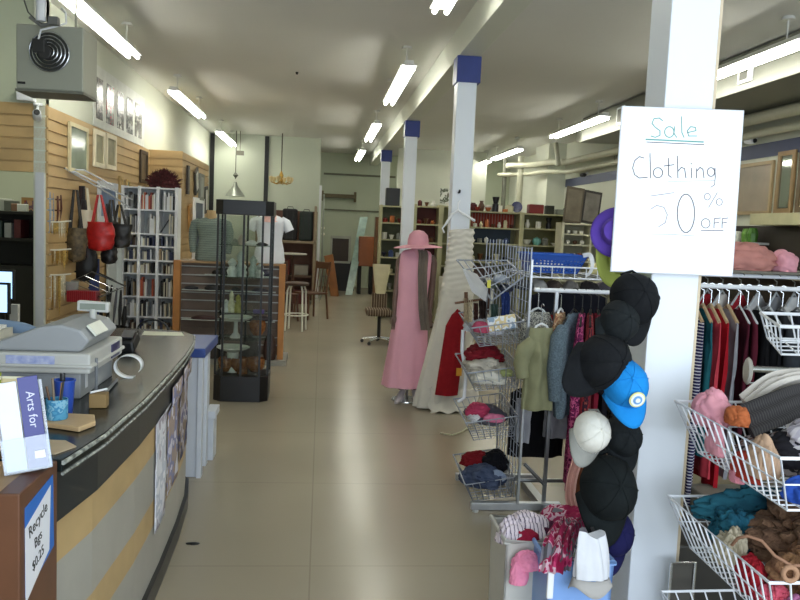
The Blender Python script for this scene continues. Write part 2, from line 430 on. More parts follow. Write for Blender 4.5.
# ------------------------------------------------------------------ sales counter
CT = .96
outer = [(-.70, 2.215), (-.662, 2.5), (-.645, 3.0), (-.65, 3.5), (-.665, 4.0), (-.69, 4.4), (-.73, 4.68), (-.82, 4.84), (-.98, 4.9)]
def offs(d): return [(x-d if i < 7 else x-d*.5, y-(d if i >= 7 else 0)) for i, (x, y) in enumerate(outer)]
back = [(-1.42, 4.9), (-1.42, 2.215)]
ctr = thing('sales_counter', 'long dark topped checkout counter with tan and grey striped front', 'counter', (-1.2, 3.4, 0))
GT = mat('161d1d', rough=.22, var=.15, nscale=12, spec=.25, name='dark_green_laminate')
part('worktop', MB().prism(outer+back, CT-.035, CT), GT, ctr, bevel=.004)
part('apron_band', MB().prism(offs(.02)+[(-1.41, 4.88), (-1.41, 2.225)], .775, CT-.0355), mat('23282a', rough=.35, var=.08, name='charcoal_band'), ctr)
# front: horizontal stripes
zs = [.0, .10, .30, .44, .60, .775]
zs = [.06, P(110,600,X=-.69).z, P(90,600,X=-.69).z, P(58,580,X=-.69).z, .7745]
zs = sorted(zs)
tan = mat('bb9f70', rough=.45, var=.1, nscale=5, name='tan_laminate'); gry = mat('a5a298', rough=.45, var=.06, nscale=5, name='grey_laminate')
mb = MB()
for i in range(4):
    mb.cur = [1, 0, 1, 0][i]
    mb.prism(offs(.035)+[(-1.4, 4.86), (-1.4, 2.23)], zs[i], zs[i+1])
part('front_panel', mb, [tan, gry], ctr)
part('kick_rail', MB().prism([(x-.015, y) for x, y in offs(.0)]+[(-1.38, 4.87), (-1.38, 2.24)], 0, .085), mat('1b1c1d', rough=.4, name='black_rubber'), ctr)
part('edge_trim', MB().tube([(x+.002, y, CT-.008) for x, y in outer], .007, 8).tube([(x+.0, y, CT-.04) for x, y in outer], .005, 8), mat('4a4f4c', rough=.25, var=.3, nscale=40, hex2='b8bcb4', name='worn_edge_strip'), ctr, smooth=True)
# end boards at the near end
bx_ = thing('counter_end_cabinet', 'brown wooden end panel and pale top at the near end of the counter', 'cabinet', (-1.2, 2.0, 0))
part('end_panel', MB().bb((-.765, 1.93, 0), (-.71, 2.205, .962)), mat('64402a', rough=.4, var=.12, nscale=6, name='brown_board'), bx_, bevel=.004)
part('carcass', MB().bb((-1.75, 1.97, 0), (-.767, 2.205, .93)), mat('4b4a4a', rough=.5, name='dark_grey_board'), bx_)
part('top_board', MB().bb((-1.75, 1.93, .931), (-.767, 2.205, .958)), mat('b39472', rough=.5, var=.08, name='pale_board'), bx_, bevel=.003)
nt_ = thing('price_notice', 'white recycle notice backed with blue tape on the brown end panel', 'notice', (-.703, 2.0, .75))
part('tape_backing', MB().slab([(-.7095, 1.965, .68), (-.7095, 2.175, .73), (-.7095, 2.165, .935), (-.7095, 1.96, .915)], (.0008, 0, 0)), mat('2f6fc4', rough=.5, var=.05, name='blue_tape'), nt_)
part('paper', MB().slab([(-.7087, 1.965, .665), (-.7087, 2.135, .735), (-.7087, 2.145, .912), (-.7087, 1.96, .862)], (.0006, 0, 0)), mat('e9eaf0', rough=.6, var=.01, name='paper'), nt_)
for nm, s_, zz, sz in (('lettering', 'Recycle', .852, .044), ('lettering', 'Bgs', .80, .040), ('lettering', '$0.25', .748, .038)):
    t = text_mb(s_, sz); t.xf(frame_axes((-.7078, 2.05, zz), (0, 1, .22), (0, -.1, 1))); part(nm, t, BLACK, nt_)

# papers taped to the counter front
pr1 = blotch(['e4e4e8', 'c3c6d0', 'dcdce2', 'b0a8b0'], 7, name='printed_paper'); pr2 = blotch(['cfcbd6', '8a8aa8', 'a39288', 'dcd9e2'], 6, name='printed_paper')
pr3 = blotch(['6e6a84', 'b0a9b0', '857668', '4c4c68'], 6, name='printed_paper')
def cx(y):
    for (x0, y0), (x1, y1) in zip(outer, outer[1:]):
        if y0 <= y <= y1: return x0+(x1-x0)*(y-y0)/(y1-y0)-.035
    return -.75
for y0, y1, z0, z1, m, lb in ((3.36, 3.62, .28, .80, pr1, 'crumpled white leaflet, nearest of the papers taped to the counter front'), (3.66, 3.98, .34, .86, pr2, 'purple and white poster, middle of the papers taped to the counter front'), (4.02, 4.42, .38, .88, pr3, 'dark printed poster, farthest of the papers taped to the counter front')):
    mb = MB()
    def fn(u, v, y0=y0, y1=y1, z0=z0, z1=z1):
        y = y0+(y1-y0)*u; z = z0+(z1-z0)*v
        return (cx(y)+.006+.02*(1 if z > .774 else 0)+.010*abs(noise.noise(Vector((y*9, z*9, 0)))), y, z+.03*noise.noise(Vector((y*7, 3, 0)))*(1-v))
    mb.grid(fn, 9, 14); solo('poster', mb, m, lb, 'poster', 'papers taped to the counter front', smooth=True, solid=.001)
# white unit with blue top behind the counter end
wu = thing('white_unit', 'low white cabinet with blue top beyond the counter end', 'cabinet', (-.86, 5.25, 0))
WL = mat('c9ced6', rough=.5, var=.03, name='white_laminate')
part('body', MB().bb((-1.1, 4.97, 0), (-.745, 5.50, .78)), WL, wu, bevel=.004)
part('top', MB().bb((-1.12, 4.93, .781), (-.70, 5.54, .84)), mat('2d4686', rough=.4, var=.08, name='blue_top'), wu, bevel=.006)
part('side_post', MB().bb((-.744, 4.95, 0), (-.715, 5.02, .78)), WL, wu)
part('side_post', MB().bb((-.744, 5.2, 0), (-.72, 5.28, .78)), WL, wu)
part('ledge', MB().bb((-.744, 5.3, .30), (-.675, 5.52, .35)), WL, wu, bevel=.004)
part('ledge_support', MB().bb((-.744, 5.33, 0), (-.69, 5.5, .30)), WL, wu, bevel=.004)

# ------------------------------------------------------------------ things on the counter
RG = mat('c3c3bd', rough=.45, var=.03, name='beige_plastic'); RG2 = mat('9b9ea0', rough=.5, var=.03, name='grey_plastic')
DX = -.085
_ob = set(o.name for o in COL.objects)
dr = thing('drawer_unit', 'grey metal cash drawer box under the cash register', 'cash drawer', (-1.0, 3.2, CT))
part('case', MB().bb((-1.30, 2.97, CT), (-.79, 3.42, CT+.10)), RG2, dr, bevel=.004)
part('drawer_front', MB().bb((-1.28, 2.962, CT+.012), (-.81, 2.969, CT+.085)), mat('9a9da0', rough=.4, name='drawer_face'), dr, bevel=.002)
part('label_sticker', MB().bb((-.788, 3.02, CT+.03), (-.7865, 3.05, CT+.09)), WHITE, dr)
rg = thing('cash_register', 'beige grey cash register with raised customer display', 'cash register', (-1.0, 3.15, CT+.1))
zb = CT+.101
part('base', MB().bb((-1.34, 2.93, zb), (-.745, 3.40, zb+.075)).bb((-1.36, 2.92, zb+.02), (-.735, 3.41, zb+.035)), RG, rg, bevel=.008)
mb = MB().slab([(-1.16, 2.96, zb+.076), (-.79, 2.96, zb+.076), (-.755, 2.96, zb+.12), (-.79, 2.96, zb+.16), (-.86, 2.96, zb+.178), (-.93, 2.96, zb+.168)], (0, .40, 0))
part('printer_hood', mb, RG2, rg, bevel=.01)
part('printer_window', MB().slab([(-.752, 3.02, zb+.128), (-.752, 3.18, zb+.128), (-.785, 3.18, zb+.166), (-.785, 3.02, zb+.166)], (.006, 0, .006)), mat('d9dccf', rough=.3, name='receipt_paper'), rg)
part('key_panel', MB().slab([(-1.33, 2.96, zb+.076), (-1.17, 2.96, zb+.076), (-1.17, 2.96, zb+.11), (-1.33, 2.96, zb+.085)], (0, .38, 0)), mat('d2cfc0', rough=.5, name='key_sheet'), rg)
mb = MB()
for i in range(4):
    for j in range(8): mb.box((-1.31+i*.038, 3.0+j*.042, zb+.099+i*.006), (.026, .03, .012))
part('keys', mb, mat('efeee6', rough=.5, name='keys'), rg)
part('sticker', MB().bb((-1.04, 2.926, zb+.035), (-.87, 2.929, zb+.065)), mat('c9cfe6', rough=.4, hex2='8f9cd0', nscale=40, name='blue_label'), rg)
part('display_pole', MB().tube([(-.825, 3.25, zb+.15), (-.825, 3.25, zb+.205)], .014, 10), RG, rg, smooth=True)
part('customer_display', MB().box((-.825, 3.26, zb+.215), (.125, .035, .042), rot=ry(.04)), RG, rg, bevel=.006)
part('display_window', MB().bb((-.875, 3.241, zb+.203), (-.775, 3.2435, zb+.228)), mat('8a9186', rough=.2, name='display_glass'), rg)
part('side_ports', MB().bb((-.745, 3.22, zb+.01), (-.741, 3.34, zb+.065)), mat('3b3a63', rough=.4, name='purple_panel'), rg)
part('cable', MB().tube([(-.742, 3.0, zb+.05), (-.735, 2.98, zb-.03), (-.73, 2.95, CT+.02), (-.72, 3.05, CT+.008), (-.74, 3.3, CT+.008)], .006, 6), mat('6d7073', rough=.5, name='grey_cable'), rg, smooth=True)
# receipt paper roll end curling on the counter
mb = MB()
def fr_(u, v):
    a = -0.6+u*5.6; r = .040+.012*u
    return (-.745+.0+r*math.cos(a)*1.25, 3.36+v*.055, CT+.053+r*math.sin(a))
mb.grid(fr_, 40, 3)
solo('receipt_strip', mb, WHITE, 'curled white receipt paper loop beside the cash drawer', 'receipt', smooth=True, solid=.0015)
for o in list(COL.objects):
    if o.name not in _ob and o.parent is None: o.location.x += DX if o['category'] != 'receipt' else -.05
# black desk phone handset / card reader
cr = thing('card_reader', 'small black card reader with cable on the counter top', 'card reader', (-.95, 4.1, CT))
part('body', MB().box((-.97, 4.1, CT+.045), (.09, .15, .06), rot=rx(.35), taper=.8), BLACK, cr, bevel=.012)
part('keypad', MB().box((-.97, 4.09, CT+.083), (.06, .08, .006), rot=rx(.35)), mat('3a3a3e', rough=.4, name='keypad'), cr)
part('cable', MB().tube([(-1.0, 4.1, CT+.03), (-1.1, 4.15, CT+.06), (-1.25, 4.2, CT+.03), (-1.35, 4.2, CT+.006)], .006, 6), BLACK, cr, smooth=True)
solo('paper_sheet', MB().slab([(-1.02, 4.62, CT+.001), (-.78, 4.64, CT+.001), (-.82, 4.78, CT+.001), (-1.04, 4.78, CT+.001)], (0,0,.001)), mat('d8d8c2', rough=.6, name='cream_paper'), 'cream printed sheet lying at the far end of the counter', 'paper')
solo('cable_loop', MB().tube([(-1.0+.09*math.cos(a), 4.83, CT+.005+.06*math.sin(a)) for a in [i*PI/10 for i in range(11)]], .006, 6), BLACK, 'black cable loop arching over the counter far edge', 'cable', smooth=True)
# pale boards on the counter
_ob = set(o.name for o in COL.objects)
solo('cutting_board', MB().prism([(-.98, 2.52), (-.70, 2.40), (-.672, 2.48), (-.70, 2.57), (-.98, 2.60)], CT+.001, CT+.018), mat('c9ab80', rough=.5, var=.06, name='pale_wood'), 'pale wooden board lying under the light blue tin', 'board', bevel=.004)
# light blue tin with pens
tn_ = thing('pen_tin', 'short light blue tin holding pens on the pale board', 'tin', (-.80, 2.50, CT+.018))
part('can', MB().lathe([(.032, 0), (.034, .002), (.034, .066), (.031, .066), (.031, .01), (.001, .01)], (-.80, 2.50, CT+.019), 20), blotch(['5fa9cf', '8fc4dc', '4a93c0', '5fa9cf'], 30, name='blue_print'), tn_, smooth=True)
for i, (dx, dy, cc) in enumerate(((-.015, 0, '6b4a2c'), (.005, .01, 'b58a55'), (.012, -.012, '383838'), (-.004, -.01, '8a7a66'))):
    solo('pencil', MB().tube([(-.80+dx*.8, 2.50+dy*.8, CT+.032), (-.80+dx*2.2, 2.50+dy*1.6, CT+.125+.01*i)], .0038, 6), mat(cc, rough=.5), ['brown', 'light wood', 'black', 'grey'][i]+' pencil standing in the light blue tin', 'pencil', smooth=True)
for o in list(COL.objects):
    if o.name not in _ob and o.parent is None: o.location.y += .10; o.location.x -= .04
solo('paper_sheet', MB().prism([(-.98, 2.30), (-.735, 2.26), (-.70, 2.34), (-.75, 2.40), (-.98, 2.42)], CT+.001, CT+.004), mat('c5b294', rough=.6), 'pale sheet lying on the counter by the brochure holder', 'paper')
bc = thing('blue_cup', 'tall blue plastic cup holding a marker in front of the cash drawer', 'cup', (-.86, 2.74, CT))
part('cup', MB().lathe([(.026, .001), (.034, .115), (.037, .115), (.037, .12), (.032, .12), (.025, .008), (.001, .008)], (-.86, 2.74, CT), 20), mat('2d50ae', rough=.4, var=.03, name='blue_plastic'), bc, smooth=True)
solo('marker', MB().tube([(-.865, 2.74, CT+.012), (-.87, 2.75, CT+.14)], .009, 8), mat('2a2c30', rough=.4), 'dark marker standing in the tall blue cup', 'marker', smooth=True)
solo('wooden_block', MB().box((-.775, 2.85, CT+.026), (.06, .055, .05), rot=rz(.1)), mat('8d7245', rough=.6, var=.1), 'small wooden block in front of the cash drawer', 'block', bevel=.003)
solo('pen', MB().tube([(-.80, 2.83, CT+.056), (-.755, 2.88, CT+.060)], .004, 6), WHITE, 'white pen lying on the small wooden block', 'pen', smooth=True)
# cardboard display box with booklets
cb = thing('cardboard_box', 'tan cardboard display box behind the brochure holder', 'box', (-.95, 2.4, CT))
CBM = mat('b98a55', rough=.7, var=.06, name='cardboard')
part('box_body', MB().slab([(-.905, 2.26, CT), (-.905, 2.46, CT), (-.905, 2.46, CT+.15), (-.905, 2.42, CT+.165), (-.905, 2.30, CT+.13)], (-.004, 0, 0)).slab([(-1.1, 2.26, CT), (-.905, 2.26, CT), (-.905, 2.26, CT+.12), (-1.1, 2.26, CT+.12)], (0, .004, 0)).bb((-1.1, 2.455, CT), (-.905, 2.46, CT+.16)).bb((-1.1, 2.26, CT), (-1.096, 2.46, CT+.12)), CBM, cb)
part('base', MB().bb((-1.1, 2.26, CT+.0005), (-.905, 2.46, CT+.006)), CBM, cb)
for i, (cc, lb, dz) in enumerate((('9aa83c', 'green and yellow booklet standing in the cardboard box', .20), ('d8c9a0', 'cream booklet standing behind the green booklet', .185), ('cfd4da', 'pale plastic sleeve standing at the left of the cardboard box', .17))):
    x0 = [-.99, -.93, -1.07][i]
    solo('booklet', MB().box((x0, 2.36+.02*i, CT+.008+dz/2+.006), (.13 if i < 2 else .05, .008, dz), rot=rx(-.12) @ ry(.0)), bands([cc, cc, 'e8e4c8', cc, '4d5a24' if i == 0 else cc], 'Z', 6) if i < 2 else mat(cc, rough=.2), lb, 'booklet', bevel=.001)
solo('carton', MB().box((-1.17, 2.82, CT+.035), (.10, .07, .07), rot=rz(.1)), bands(['e9e6e2', 'e9e6e2', '8f3038', 'e9e6e2'], 'Z', 9), 'small red and white carton beside the cash register', 'carton', bevel=.002)
# acrylic brochure holder
bh = thing('brochure_holder', 'clear acrylic brochure holder at the near end of the counter', 'brochure holder', (-.80, 2.03, .96))
ACR = glassy('e6ecf2', .2, .10)
T = Matrix.Translation(Vector((-.755, 2.12, .962))) @ (rz(.30) @ rx(-.16) @ ry(-.13)).to_4x4()
def hb(a, b): m = MB().bb(a, b); return m.xf(T)
m1 = MB()
for a, b in (((-.058, -.0, 0), (.058, .003, .235)), ((-.058, -.034, 0), (.058, -.031, .09)), ((-.058, -.034, 0), (-.055, .003, .12)), ((.055, -.034, 0), (.058, .003, .12)), ((-.058, -.034, 0), (.058, .003, .003))): m1.bb(a, b)
part('acrylic_shell', m1.xf(T), ACR, bh)
part('price_sticker', hb((.02, -.0355, .03), (.045, -.0342, .05)), WHITE, bh)
solo('brochure', hb((-.052, -.028, .005), (-.002, -.008, .24)), mat('dfe5ee', rough=.4, var=.03), 'white brochures in the left of the acrylic holder', 'brochure', bevel=.001)
nb = thing('brochure', 'navy brochures in the right of the acrylic holder', 'brochure', tuple((T @ Vector((.026, -.018, .005)))))
part('cover', hb((.001, -.028, .005), (.050, -.008, .248)), mat('2b2f7e', rough=.4, var=.05), nb, bevel=.001)
t = text_mb('Arts for', .03); t.xf(T @ frame_axes((.027, -.0288, .16), (0, 0, -1), (1, 0, 0))); part('lettering', t, mat('d8daf0', rough=.5), nb)
t = text_mb('~ ~~', .02); 

# ------------------------------------------------------------------ person behind the counter (only the arm shows)
pm = bpy.data.meshes.new('person_skeleton'); pv = [(-1.80,3.62,.60),(-1.80,3.60,.85),(-1.79,3.58,1.05),(-1.78,3.57,1.22),(-1.77,3.56,1.32),(-1.76,3.54,1.43),(-1.755,3.53,1.54),
      (-1.62,3.52,1.22),(-1.42,3.48,1.14),(-1.24,3.46,1.135),(-1.15,3.47,1.08),
      (-1.93,3.6,1.2),(-2.05,3.5,.98),(-1.97,3.3,.85),
      (-1.88,3.55,.56),(-1.72,3.55,.56),(-1.88,3.2,.55),(-1.72,3.2,.55),(-1.88,3.15,.12),(-1.72,3.15,.12),(-1.88,3.05,.06),(-1.72,3.05,.06)]
SKR = [.13,.12,.14,.13,.052,.075,.078,.062,.052,.042,.026,.062,.048,.03,.10,.10,.075,.075,.05,.05,.045,.045]
pe = [(0,1),(1,2),(2,3),(3,4),(4,5),(5,6),(3,7),(7,8),(8,9),(9,10),(3,11),(11,12),(12,13),(0,14),(0,15),(14,16),(15,17),(16,18),(17,19),(18,20),(19,21)]
loc = Vector((-1.80, 3.4, .02))
pm.from_pydata([Vector(v)-loc for v in pv], pe, []); pm.update()
po = bpy.data.objects.new('person', pm); COL.objects.link(po); po.location = loc; WO[po.name] = loc
po['label'] = 'person in a pale blue shirt leaning an arm on the counter at the left edge'; po['category'] = 'person'
sk = po.modifiers.new('skin', 'SKIN')
for i, v in enumerate(pm.skin_vertices[0].data): v.radius = (SKR[i], SKR[i])
pm.skin_vertices[0].data[0].use_root = True
ss = po.modifiers.new('sub', 'SUBSURF'); ss.levels = 2; ss.render_levels = 2
pmat = mat('7f97b4', rough=.85, var=.06, name='shirt'); pm.materials.append(pmat)
SKIN = mat('c59a83', rough=.5, var=.04, name='skin')
def finger_chain(parent, pts, r):
    me = bpy.data.meshes.new('hand'); return
mb = MB()
hx, hy, hz = -1.15, 3.47, 1.08
mb.lathe([(.004, -.045), (.026, -.035), (.034, 0), (.032, .03), (.02, .05), (.004, .055)], (hx+.03, hy, hz-.02), 12, rot=ry(1.95), sy=1.25, sx=.5)
for k in range(4):
    y = hy-.03+k*.02; L = [.055, .066, .062, .048][k]
    mb.tube([(hx+.06, y, hz-.035), (hx+.06+L*.5, y-.002, hz-.045), (hx+.06+L*.85, y-.002, hz-.068), (hx+.06+L, y, hz-.09)], [.010, .009, .008, .006], 8)
mb.tube([(hx+.02, hy-.03, hz-.03), (hx+.045, hy-.052, hz-.05), (hx+.07, hy-.055, hz-.07)], [.012, .010, .008], 8)
TRS = mat('23262e', rough=.9, name='trousers')
_me = bpy.data.meshes.new_from_object(po.evaluated_get(bpy.context.evaluated_depsgraph_get())); _me.name = 'person'
po.modifiers.clear(); po.data = _me; _me.materials.clear()
for m_ in (pmat, SKIN, TRS): _me.materials.append(m_)
for p_ in _me.polygons:
    z_ = p_.center.z+loc.z; x_ = p_.center.x+loc.x
    p_.material_index = 1 if z_ > 1.31 and abs(x_+1.77) < .2 else (2 if z_ < .72 and x_ > -2.0 else 0); p_.use_smooth = True
part('hand', mb, SKIN, po, smooth=True, label='bare hand resting by the register')
h2 = MB().lathe([(.004, -.045), (.026, -.035), (.034, 0), (.032, .03), (.02, .05), (.004, .055)], (-1.965, 3.27, .81), 12, sx=.55)
for k in range(4): h2.tube([(-1.965, 3.245+.018*k, .78), (-1.955, 3.243+.018*k, .74), (-1.945, 3.243+.018*k, .70+.004*abs(k-2))], [.010, .009, .007], 8)
h2.tube([(-1.955, 3.235, .82), (-1.94, 3.215, .79), (-1.93, 3.215, .765)], [.012, .010, .008], 8)
part('hand', h2, SKIN, po, smooth=True)
fh = Vector((-1.757, 3.53, 1.47))
part('nose', MB().lathe([(.016, -.02), (.012, .0), (.005, .03)], fh+Vector((0, -.098, -.005)), 8, sy=1.3), SKIN, po, smooth=True)
for s_ in (-1, 1):
    part('eye', MB().lathe([(.002, -.008), (.012, -.004), (.012, .004), (.002, .008)], fh+Vector((s_*.033, -.085, .025)), 10), mat('2a211c', rough=.3), po, smooth=True)
    part('ear', MB().lathe([(.004, -.03), (.018, -.01), (.020, .015), (.006, .03)], fh+Vector((s_*.088, 0, 0)), 10, sx=.5), SKIN, po, smooth=True)
part('mouth', MB().tube([fh+Vector((-.025, -.082, -.045)), fh+Vector((0, -.090, -.047)), fh+Vector((.025, -.082, -.045))], .005, 6), mat('9a5a50', rough=.5), po, smooth=True)
part('hair', MB().lathe([(.086, -.05), (.094, .0), (.09, .05), (.06, .09), (.001, .105)], (-1.757, 3.582, 1.548), 18), mat('5a4636', rough=.8, name='hair'), po, smooth=True)
# chair under the person
st = thing('office_stool', 'low black stool the person sits on behind the counter', 'stool', (-1.82, 3.6, 0))
part('seat', MB().lathe([(.19, 0), (.2, .02), (.2, .05), (.18, .06)], (-1.82, 3.6, .36), 20), BLACK, st, smooth=True)
part('leg', MB().tube([(-1.82, 3.6, 0.02), (-1.82, 3.6, .36)], .025, 8), CHROME, st)
part('base', MB().lathe([(.2, 0), (.19, .02), (.03, .04)], (-1.82, 3.6, 0), 16), CHROME, st)

# ------------------------------------------------------------------ office nook
def YX(x, y, Y): p = P(x, y, Y=Y); return p
oc = thing('desk_hutch', 'black shelving hutch behind the screens in the office opening', 'shelf unit', (-3.6, 8.6, 0))
DK = mat('17150f', rough=.6, var=.2, name='black_board')
part('body', MB().bb((-4.6, 8.9, 0), (-2.95, 9.3, 1.05)).bb((-4.6, 8.9, 1.05), (-4.56, 9.3, 1.62)).bb((-3.1, 8.9, 1.05), (-3.05, 9.3, 1.62)).bb((-4.6, 9.27, 1.05), (-3.05, 9.3, 1.62)), DK, oc)
for zz in (1.32, 1.61): part('shelf', MB().bb((-4.6, 8.88, zz), (-3.05, 9.27, zz+.03)), DK, oc)
part('side_panel', MB().bb((-3.04, 8.7, 0), (-2.72, 9.25, 1.5)), mat('2a2018', rough=.6, name='dark_brown'), oc)
dk = thing('office_desk', 'dark desk carrying the computer screens in the office', 'desk', (-2.9, 6.0, 0))
part('desktop', MB().bb((-4.2, 5.8, .72), (-2.45, 6.6, .76)), DK, dk)
for x in (-4.15, -2.5): part('leg', MB().bb((x-.03, 5.85, 0), (x+.03, 6.55, .719)), DK, dk)
SCR = emis('9fc6ea', 1.3, 'screen')
for i, (x0, x1, y0, y1) in enumerate(((-6, 12, 272, 298), (-8, 7, 285, 312))):
    a = P(x0, y1, Y=6.1-.35*i); b_ = P(x1, y0, Y=6.1-.35*i); Y = 6.1-.35*i
    mo = thing('monitor', ['upper bright monitor, partly behind the other one', 'front bright monitor at the photo left edge'][i], 'monitor', ((a.x+b_.x)/2, Y, .761))
    part('casing', MB().bb((a.x-.015, Y+.002, a.z-.015), (b_.x+.015, Y+.035, b_.z+.015)), BLACK, mo, bevel=.004)
    part('screen', MB().bb((a.x, Y-.001, a.z), (b_.x, Y+.001, b_.z)), SCR, mo, label='lit pale blue screen')
    part('stand', MB().bb(((a.x+b_.x)/2-.02, Y+.036, .775), ((a.x+b_.x)/2+.02, Y+.06, b_.z-.05)).bb(((a.x+b_.x)/2-.1, Y-.05, .7605), ((a.x+b_.x)/2+.1, Y+.1, .775)), BLACK, mo)
pf = thing('framed_print', 'small brown framed print on the green office wall', 'picture', tuple(P(28, 206, Y=10.9)))
a = P(20, 217, Y=10.9); b_ = P(40, 198, Y=10.9)
part('frame', MB().bb((a.x, 10.95, a.z), (b_.x+.2, 10.99, b_.z)), mat('8a6a3a', rough=.5), pf)
part('print', MB().bb((a.x+.04, 10.94, a.z+.04), (b_.x+.16, 10.949, b_.z-.04)), blotch(['7a3f34', '5a4a52', '9a7a5a', '3a3a3a'], 8), pf)
for i, (x, y, cc, s) in enumerate(((5, 222, 'a7a99c', .16), (12, 221, '5a5d52', .14), (23, 219, 'cfd0c8', .10), (17, 221, '77563c', .10))):
    p = P(x, y, Y=9.0); solo('office_item', MB().box((p.x, 9.0, 1.642+s*.4), (s, .12, s*.8), rot=rz(.2)), mat(cc), ['grey paper tray', 'dark storage tin', 'small white box', 'brown jar'][i]+' on top of the black hutch', ['tray', 'tin', 'box', 'jar'][i], bevel=.006)
for i, cc in enumerate(('7a1f1f', '2b2b33', 'b5b0a0', '402a20', '33433f', '9a9a9a', '5a1f24')):
    solo('binder', MB().bb((-3.95+i*.1, 8.95, 1.351), (-3.88+i*.1, 9.2, 1.55-.02*(i % 3))), mat(cc, rough=.5), ['dark red', 'navy', 'cream', 'brown', 'dark green', 'grey', 'maroon'][i]+' binder on the upper shelf of the black hutch', 'binder')
solo('paper_notice', MB().bb((P(12, 300, Y=6.5).x, 6.45, .761), (P(20, 300, Y=6.5).x, 6.5, P(16, 304, Y=6.5).z)), mat('b9b9b4'), 'small grey notice box beside the monitors', 'box')

# ------------------------------------------------------------------ wall heater and camera
ht = thing('unit_heater', 'grey metal unit heater with round fan grille hung by the ceiling', 'heater', (-1.85, 5.65, 2.45))
HM = mat('a2a394', rough=.5, metal=.3, var=.04, nscale=3, name='grey_metal')
x0, x1, z0, z1 = -2.045, -1.615, 2.455, 2.875; yh0, yh1 = 5.5, 5.82
part('case', MB().bb((x0, yh0, z0), (x1, yh1, z1)), HM, ht, bevel=.008)
part('base_lip', MB().bb((x0-.004, yh0-.006, z0-.016), (x1+.004, yh1, z0-.001)), mat('6b6c60', rough=.5), ht)
gc = Vector((-1.83, yh0, 2.70))
part('fan_recess', MB().lathe([(.128, 0), (.128, .006)], gc+Vector((0, -.001, 0)), 28, rot=rx(PI/2)), mat('2c2d28', rough=.6), ht)
for k in range(5):
    r = .035+k*.023
    part('grille_ring', MB().tube([gc+Vector((r*math.cos(a), -.012-.004*(4-k), r*math.sin(a))) for a in [i*2*PI/28 for i in range(28)]], .0045, 6, closed=True), CHROME, ht, smooth=True)
part('fan_motor', MB().box(gc+Vector((-.055, -.03, .03)), (.08, .05, .09)).lathe([(.045, 0), (.045, .04)], gc+Vector((-.02, -.012, -.01)), 14, rot=rx(PI/2)), mat('2b2a28', rough=.5), ht, bevel=.006)
part('power_cord', MB().tube([gc+Vector(v) for v in ((-.055, -.05, .07), (-.04, -.05, .13), (.05, -.04, .16), (.11, -.02, .19), (.10, .0, .26), (.06, .05, .30))], .007, 8), WHITE, ht, smooth=True)
for dx in (-.09, .12): part('hanger_rod', MB().tube([(-1.83+dx, yh0+.15, z1), (-1.83+dx, yh0+.15, ZC-.001)], .008, 6), HM, ht)
part('name_plate', MB().bb((x0+.01, yh0-.002, z0+.03), (x0+.06, yh0-.0005, z0+.045)), BLACK, ht)
pj = thing('spotlight_can', 'white cylindrical ceiling spotlight above the wall heater', 'spotlight', tuple(P(41, 15, Y=5.4)))
p = P(41, 10, Y=5.4); part('can', MB().lathe([(.03, -.07), (.032, .06), (.02, .075)], p, 16), WHITE, pj, smooth=True)
part('bracket', MB().tube([p+Vector((0, 0, .07)), Vector((p.x, p.y, ZC-.001))], .01, 6), WHITE, pj)
part('yoke', MB().tube([p+Vector((-.07, 0, -.05)), p+Vector((0, 0, -.1)), p+Vector((.09, 0, -.07))], .012, 6).box(p+Vector((.08, 0, -.065)), (.06, .05, .05)), mat('6a6a66', rough=.4), pj)
part('cable', MB().tube([P(24, 0, Y=5.4), P(28, 12, Y=5.4), P(38, 22, Y=5.4), P(46, 25, Y=5.4)], .005, 6), mat('4a4a44'), pj, smooth=True)
sc = thing('security_camera', 'white bullet security camera on the slat board below the heater', 'camera', tuple(P(33, 104, Y=7.38)))
p = P(37, 115, Y=7.25)
part('camera_body', MB().lathe([(.03, -.07), (.036, -.06), (.036, .05), (.03, .06)], p, 14, rot=rz(.3) @ rx(PI/2-.25)), WHITE, sc, smooth=True)
part('lens', MB().lathe([(.026, 0), (.026, .012), (.001, .013)], p+rz(.3) @ (rx(PI/2-.25) @ Vector((0, 0, .058))), 14, rot=rz(.3) @ rx(PI/2-.25)), BLACK, sc, smooth=True)
part('mount', MB().tube([p+Vector((0, .0, .03)), p+Vector((-.03, .1, .07)), p+Vector((-.04, .14, .10))], .012, 6).lathe([(.04, 0), (.04, .02)], p+Vector((-.04, .14, .10)), 12), WHITE, sc)
jb = P(28, 93, Y=7.4); solo('junction_box', MB().box((jb.x, 7.36, 2.68), (.14, .09, .12)).tube([(jb.x, 7.37, 2.74), (jb.x, 7.38, 3.0)], .012), WHITE, 'white junction box above the security camera', 'box', bevel=.005)

# ------------------------------------------------------------------ slat wall pictures
XW = -2.474
def wallpic(name, y0, y1, z0, z1, fm_, pm_, label, cat='picture', fw=.03, d=.025, group=None, inner=None):
    t = thing(name, label, cat, (XW, (y0+y1)/2, z0), group)
    part('frame', MB().bb((XW, y0, z0), (XW+d, y0+fw, z1)).bb((XW, y1-fw, z0), (XW+d, y1, z1)).bb((XW, y0+fw, z0), (XW+d, y1-fw, z0+fw)).bb((XW, y0+fw, z1-fw), (XW+d, y1-fw, z1)), fm_, t)
    part(inner or 'print', MB().bb((XW, y0+fw, z0+fw), (XW+d*.5, y1-fw, z1-fw)), pm_, t); return t
wallpic('glazed_picture', 7.94, 8.55, 2.05, 2.53, mat('cfc39c', rough=.4), mat('8f9a88', rough=.12, var=.2, nscale=3), 'pale framed glazed picture, nearest on the slat wall', fw=.04)
wallpic('framed_print', 8.77, 9.17, 2.16, 2.56, mat('ded3b8', rough=.5), mat('8f8660', rough=.4, var=.3, nscale=6), 'narrow cream framed picture, left of the cream pair', fw=.05)
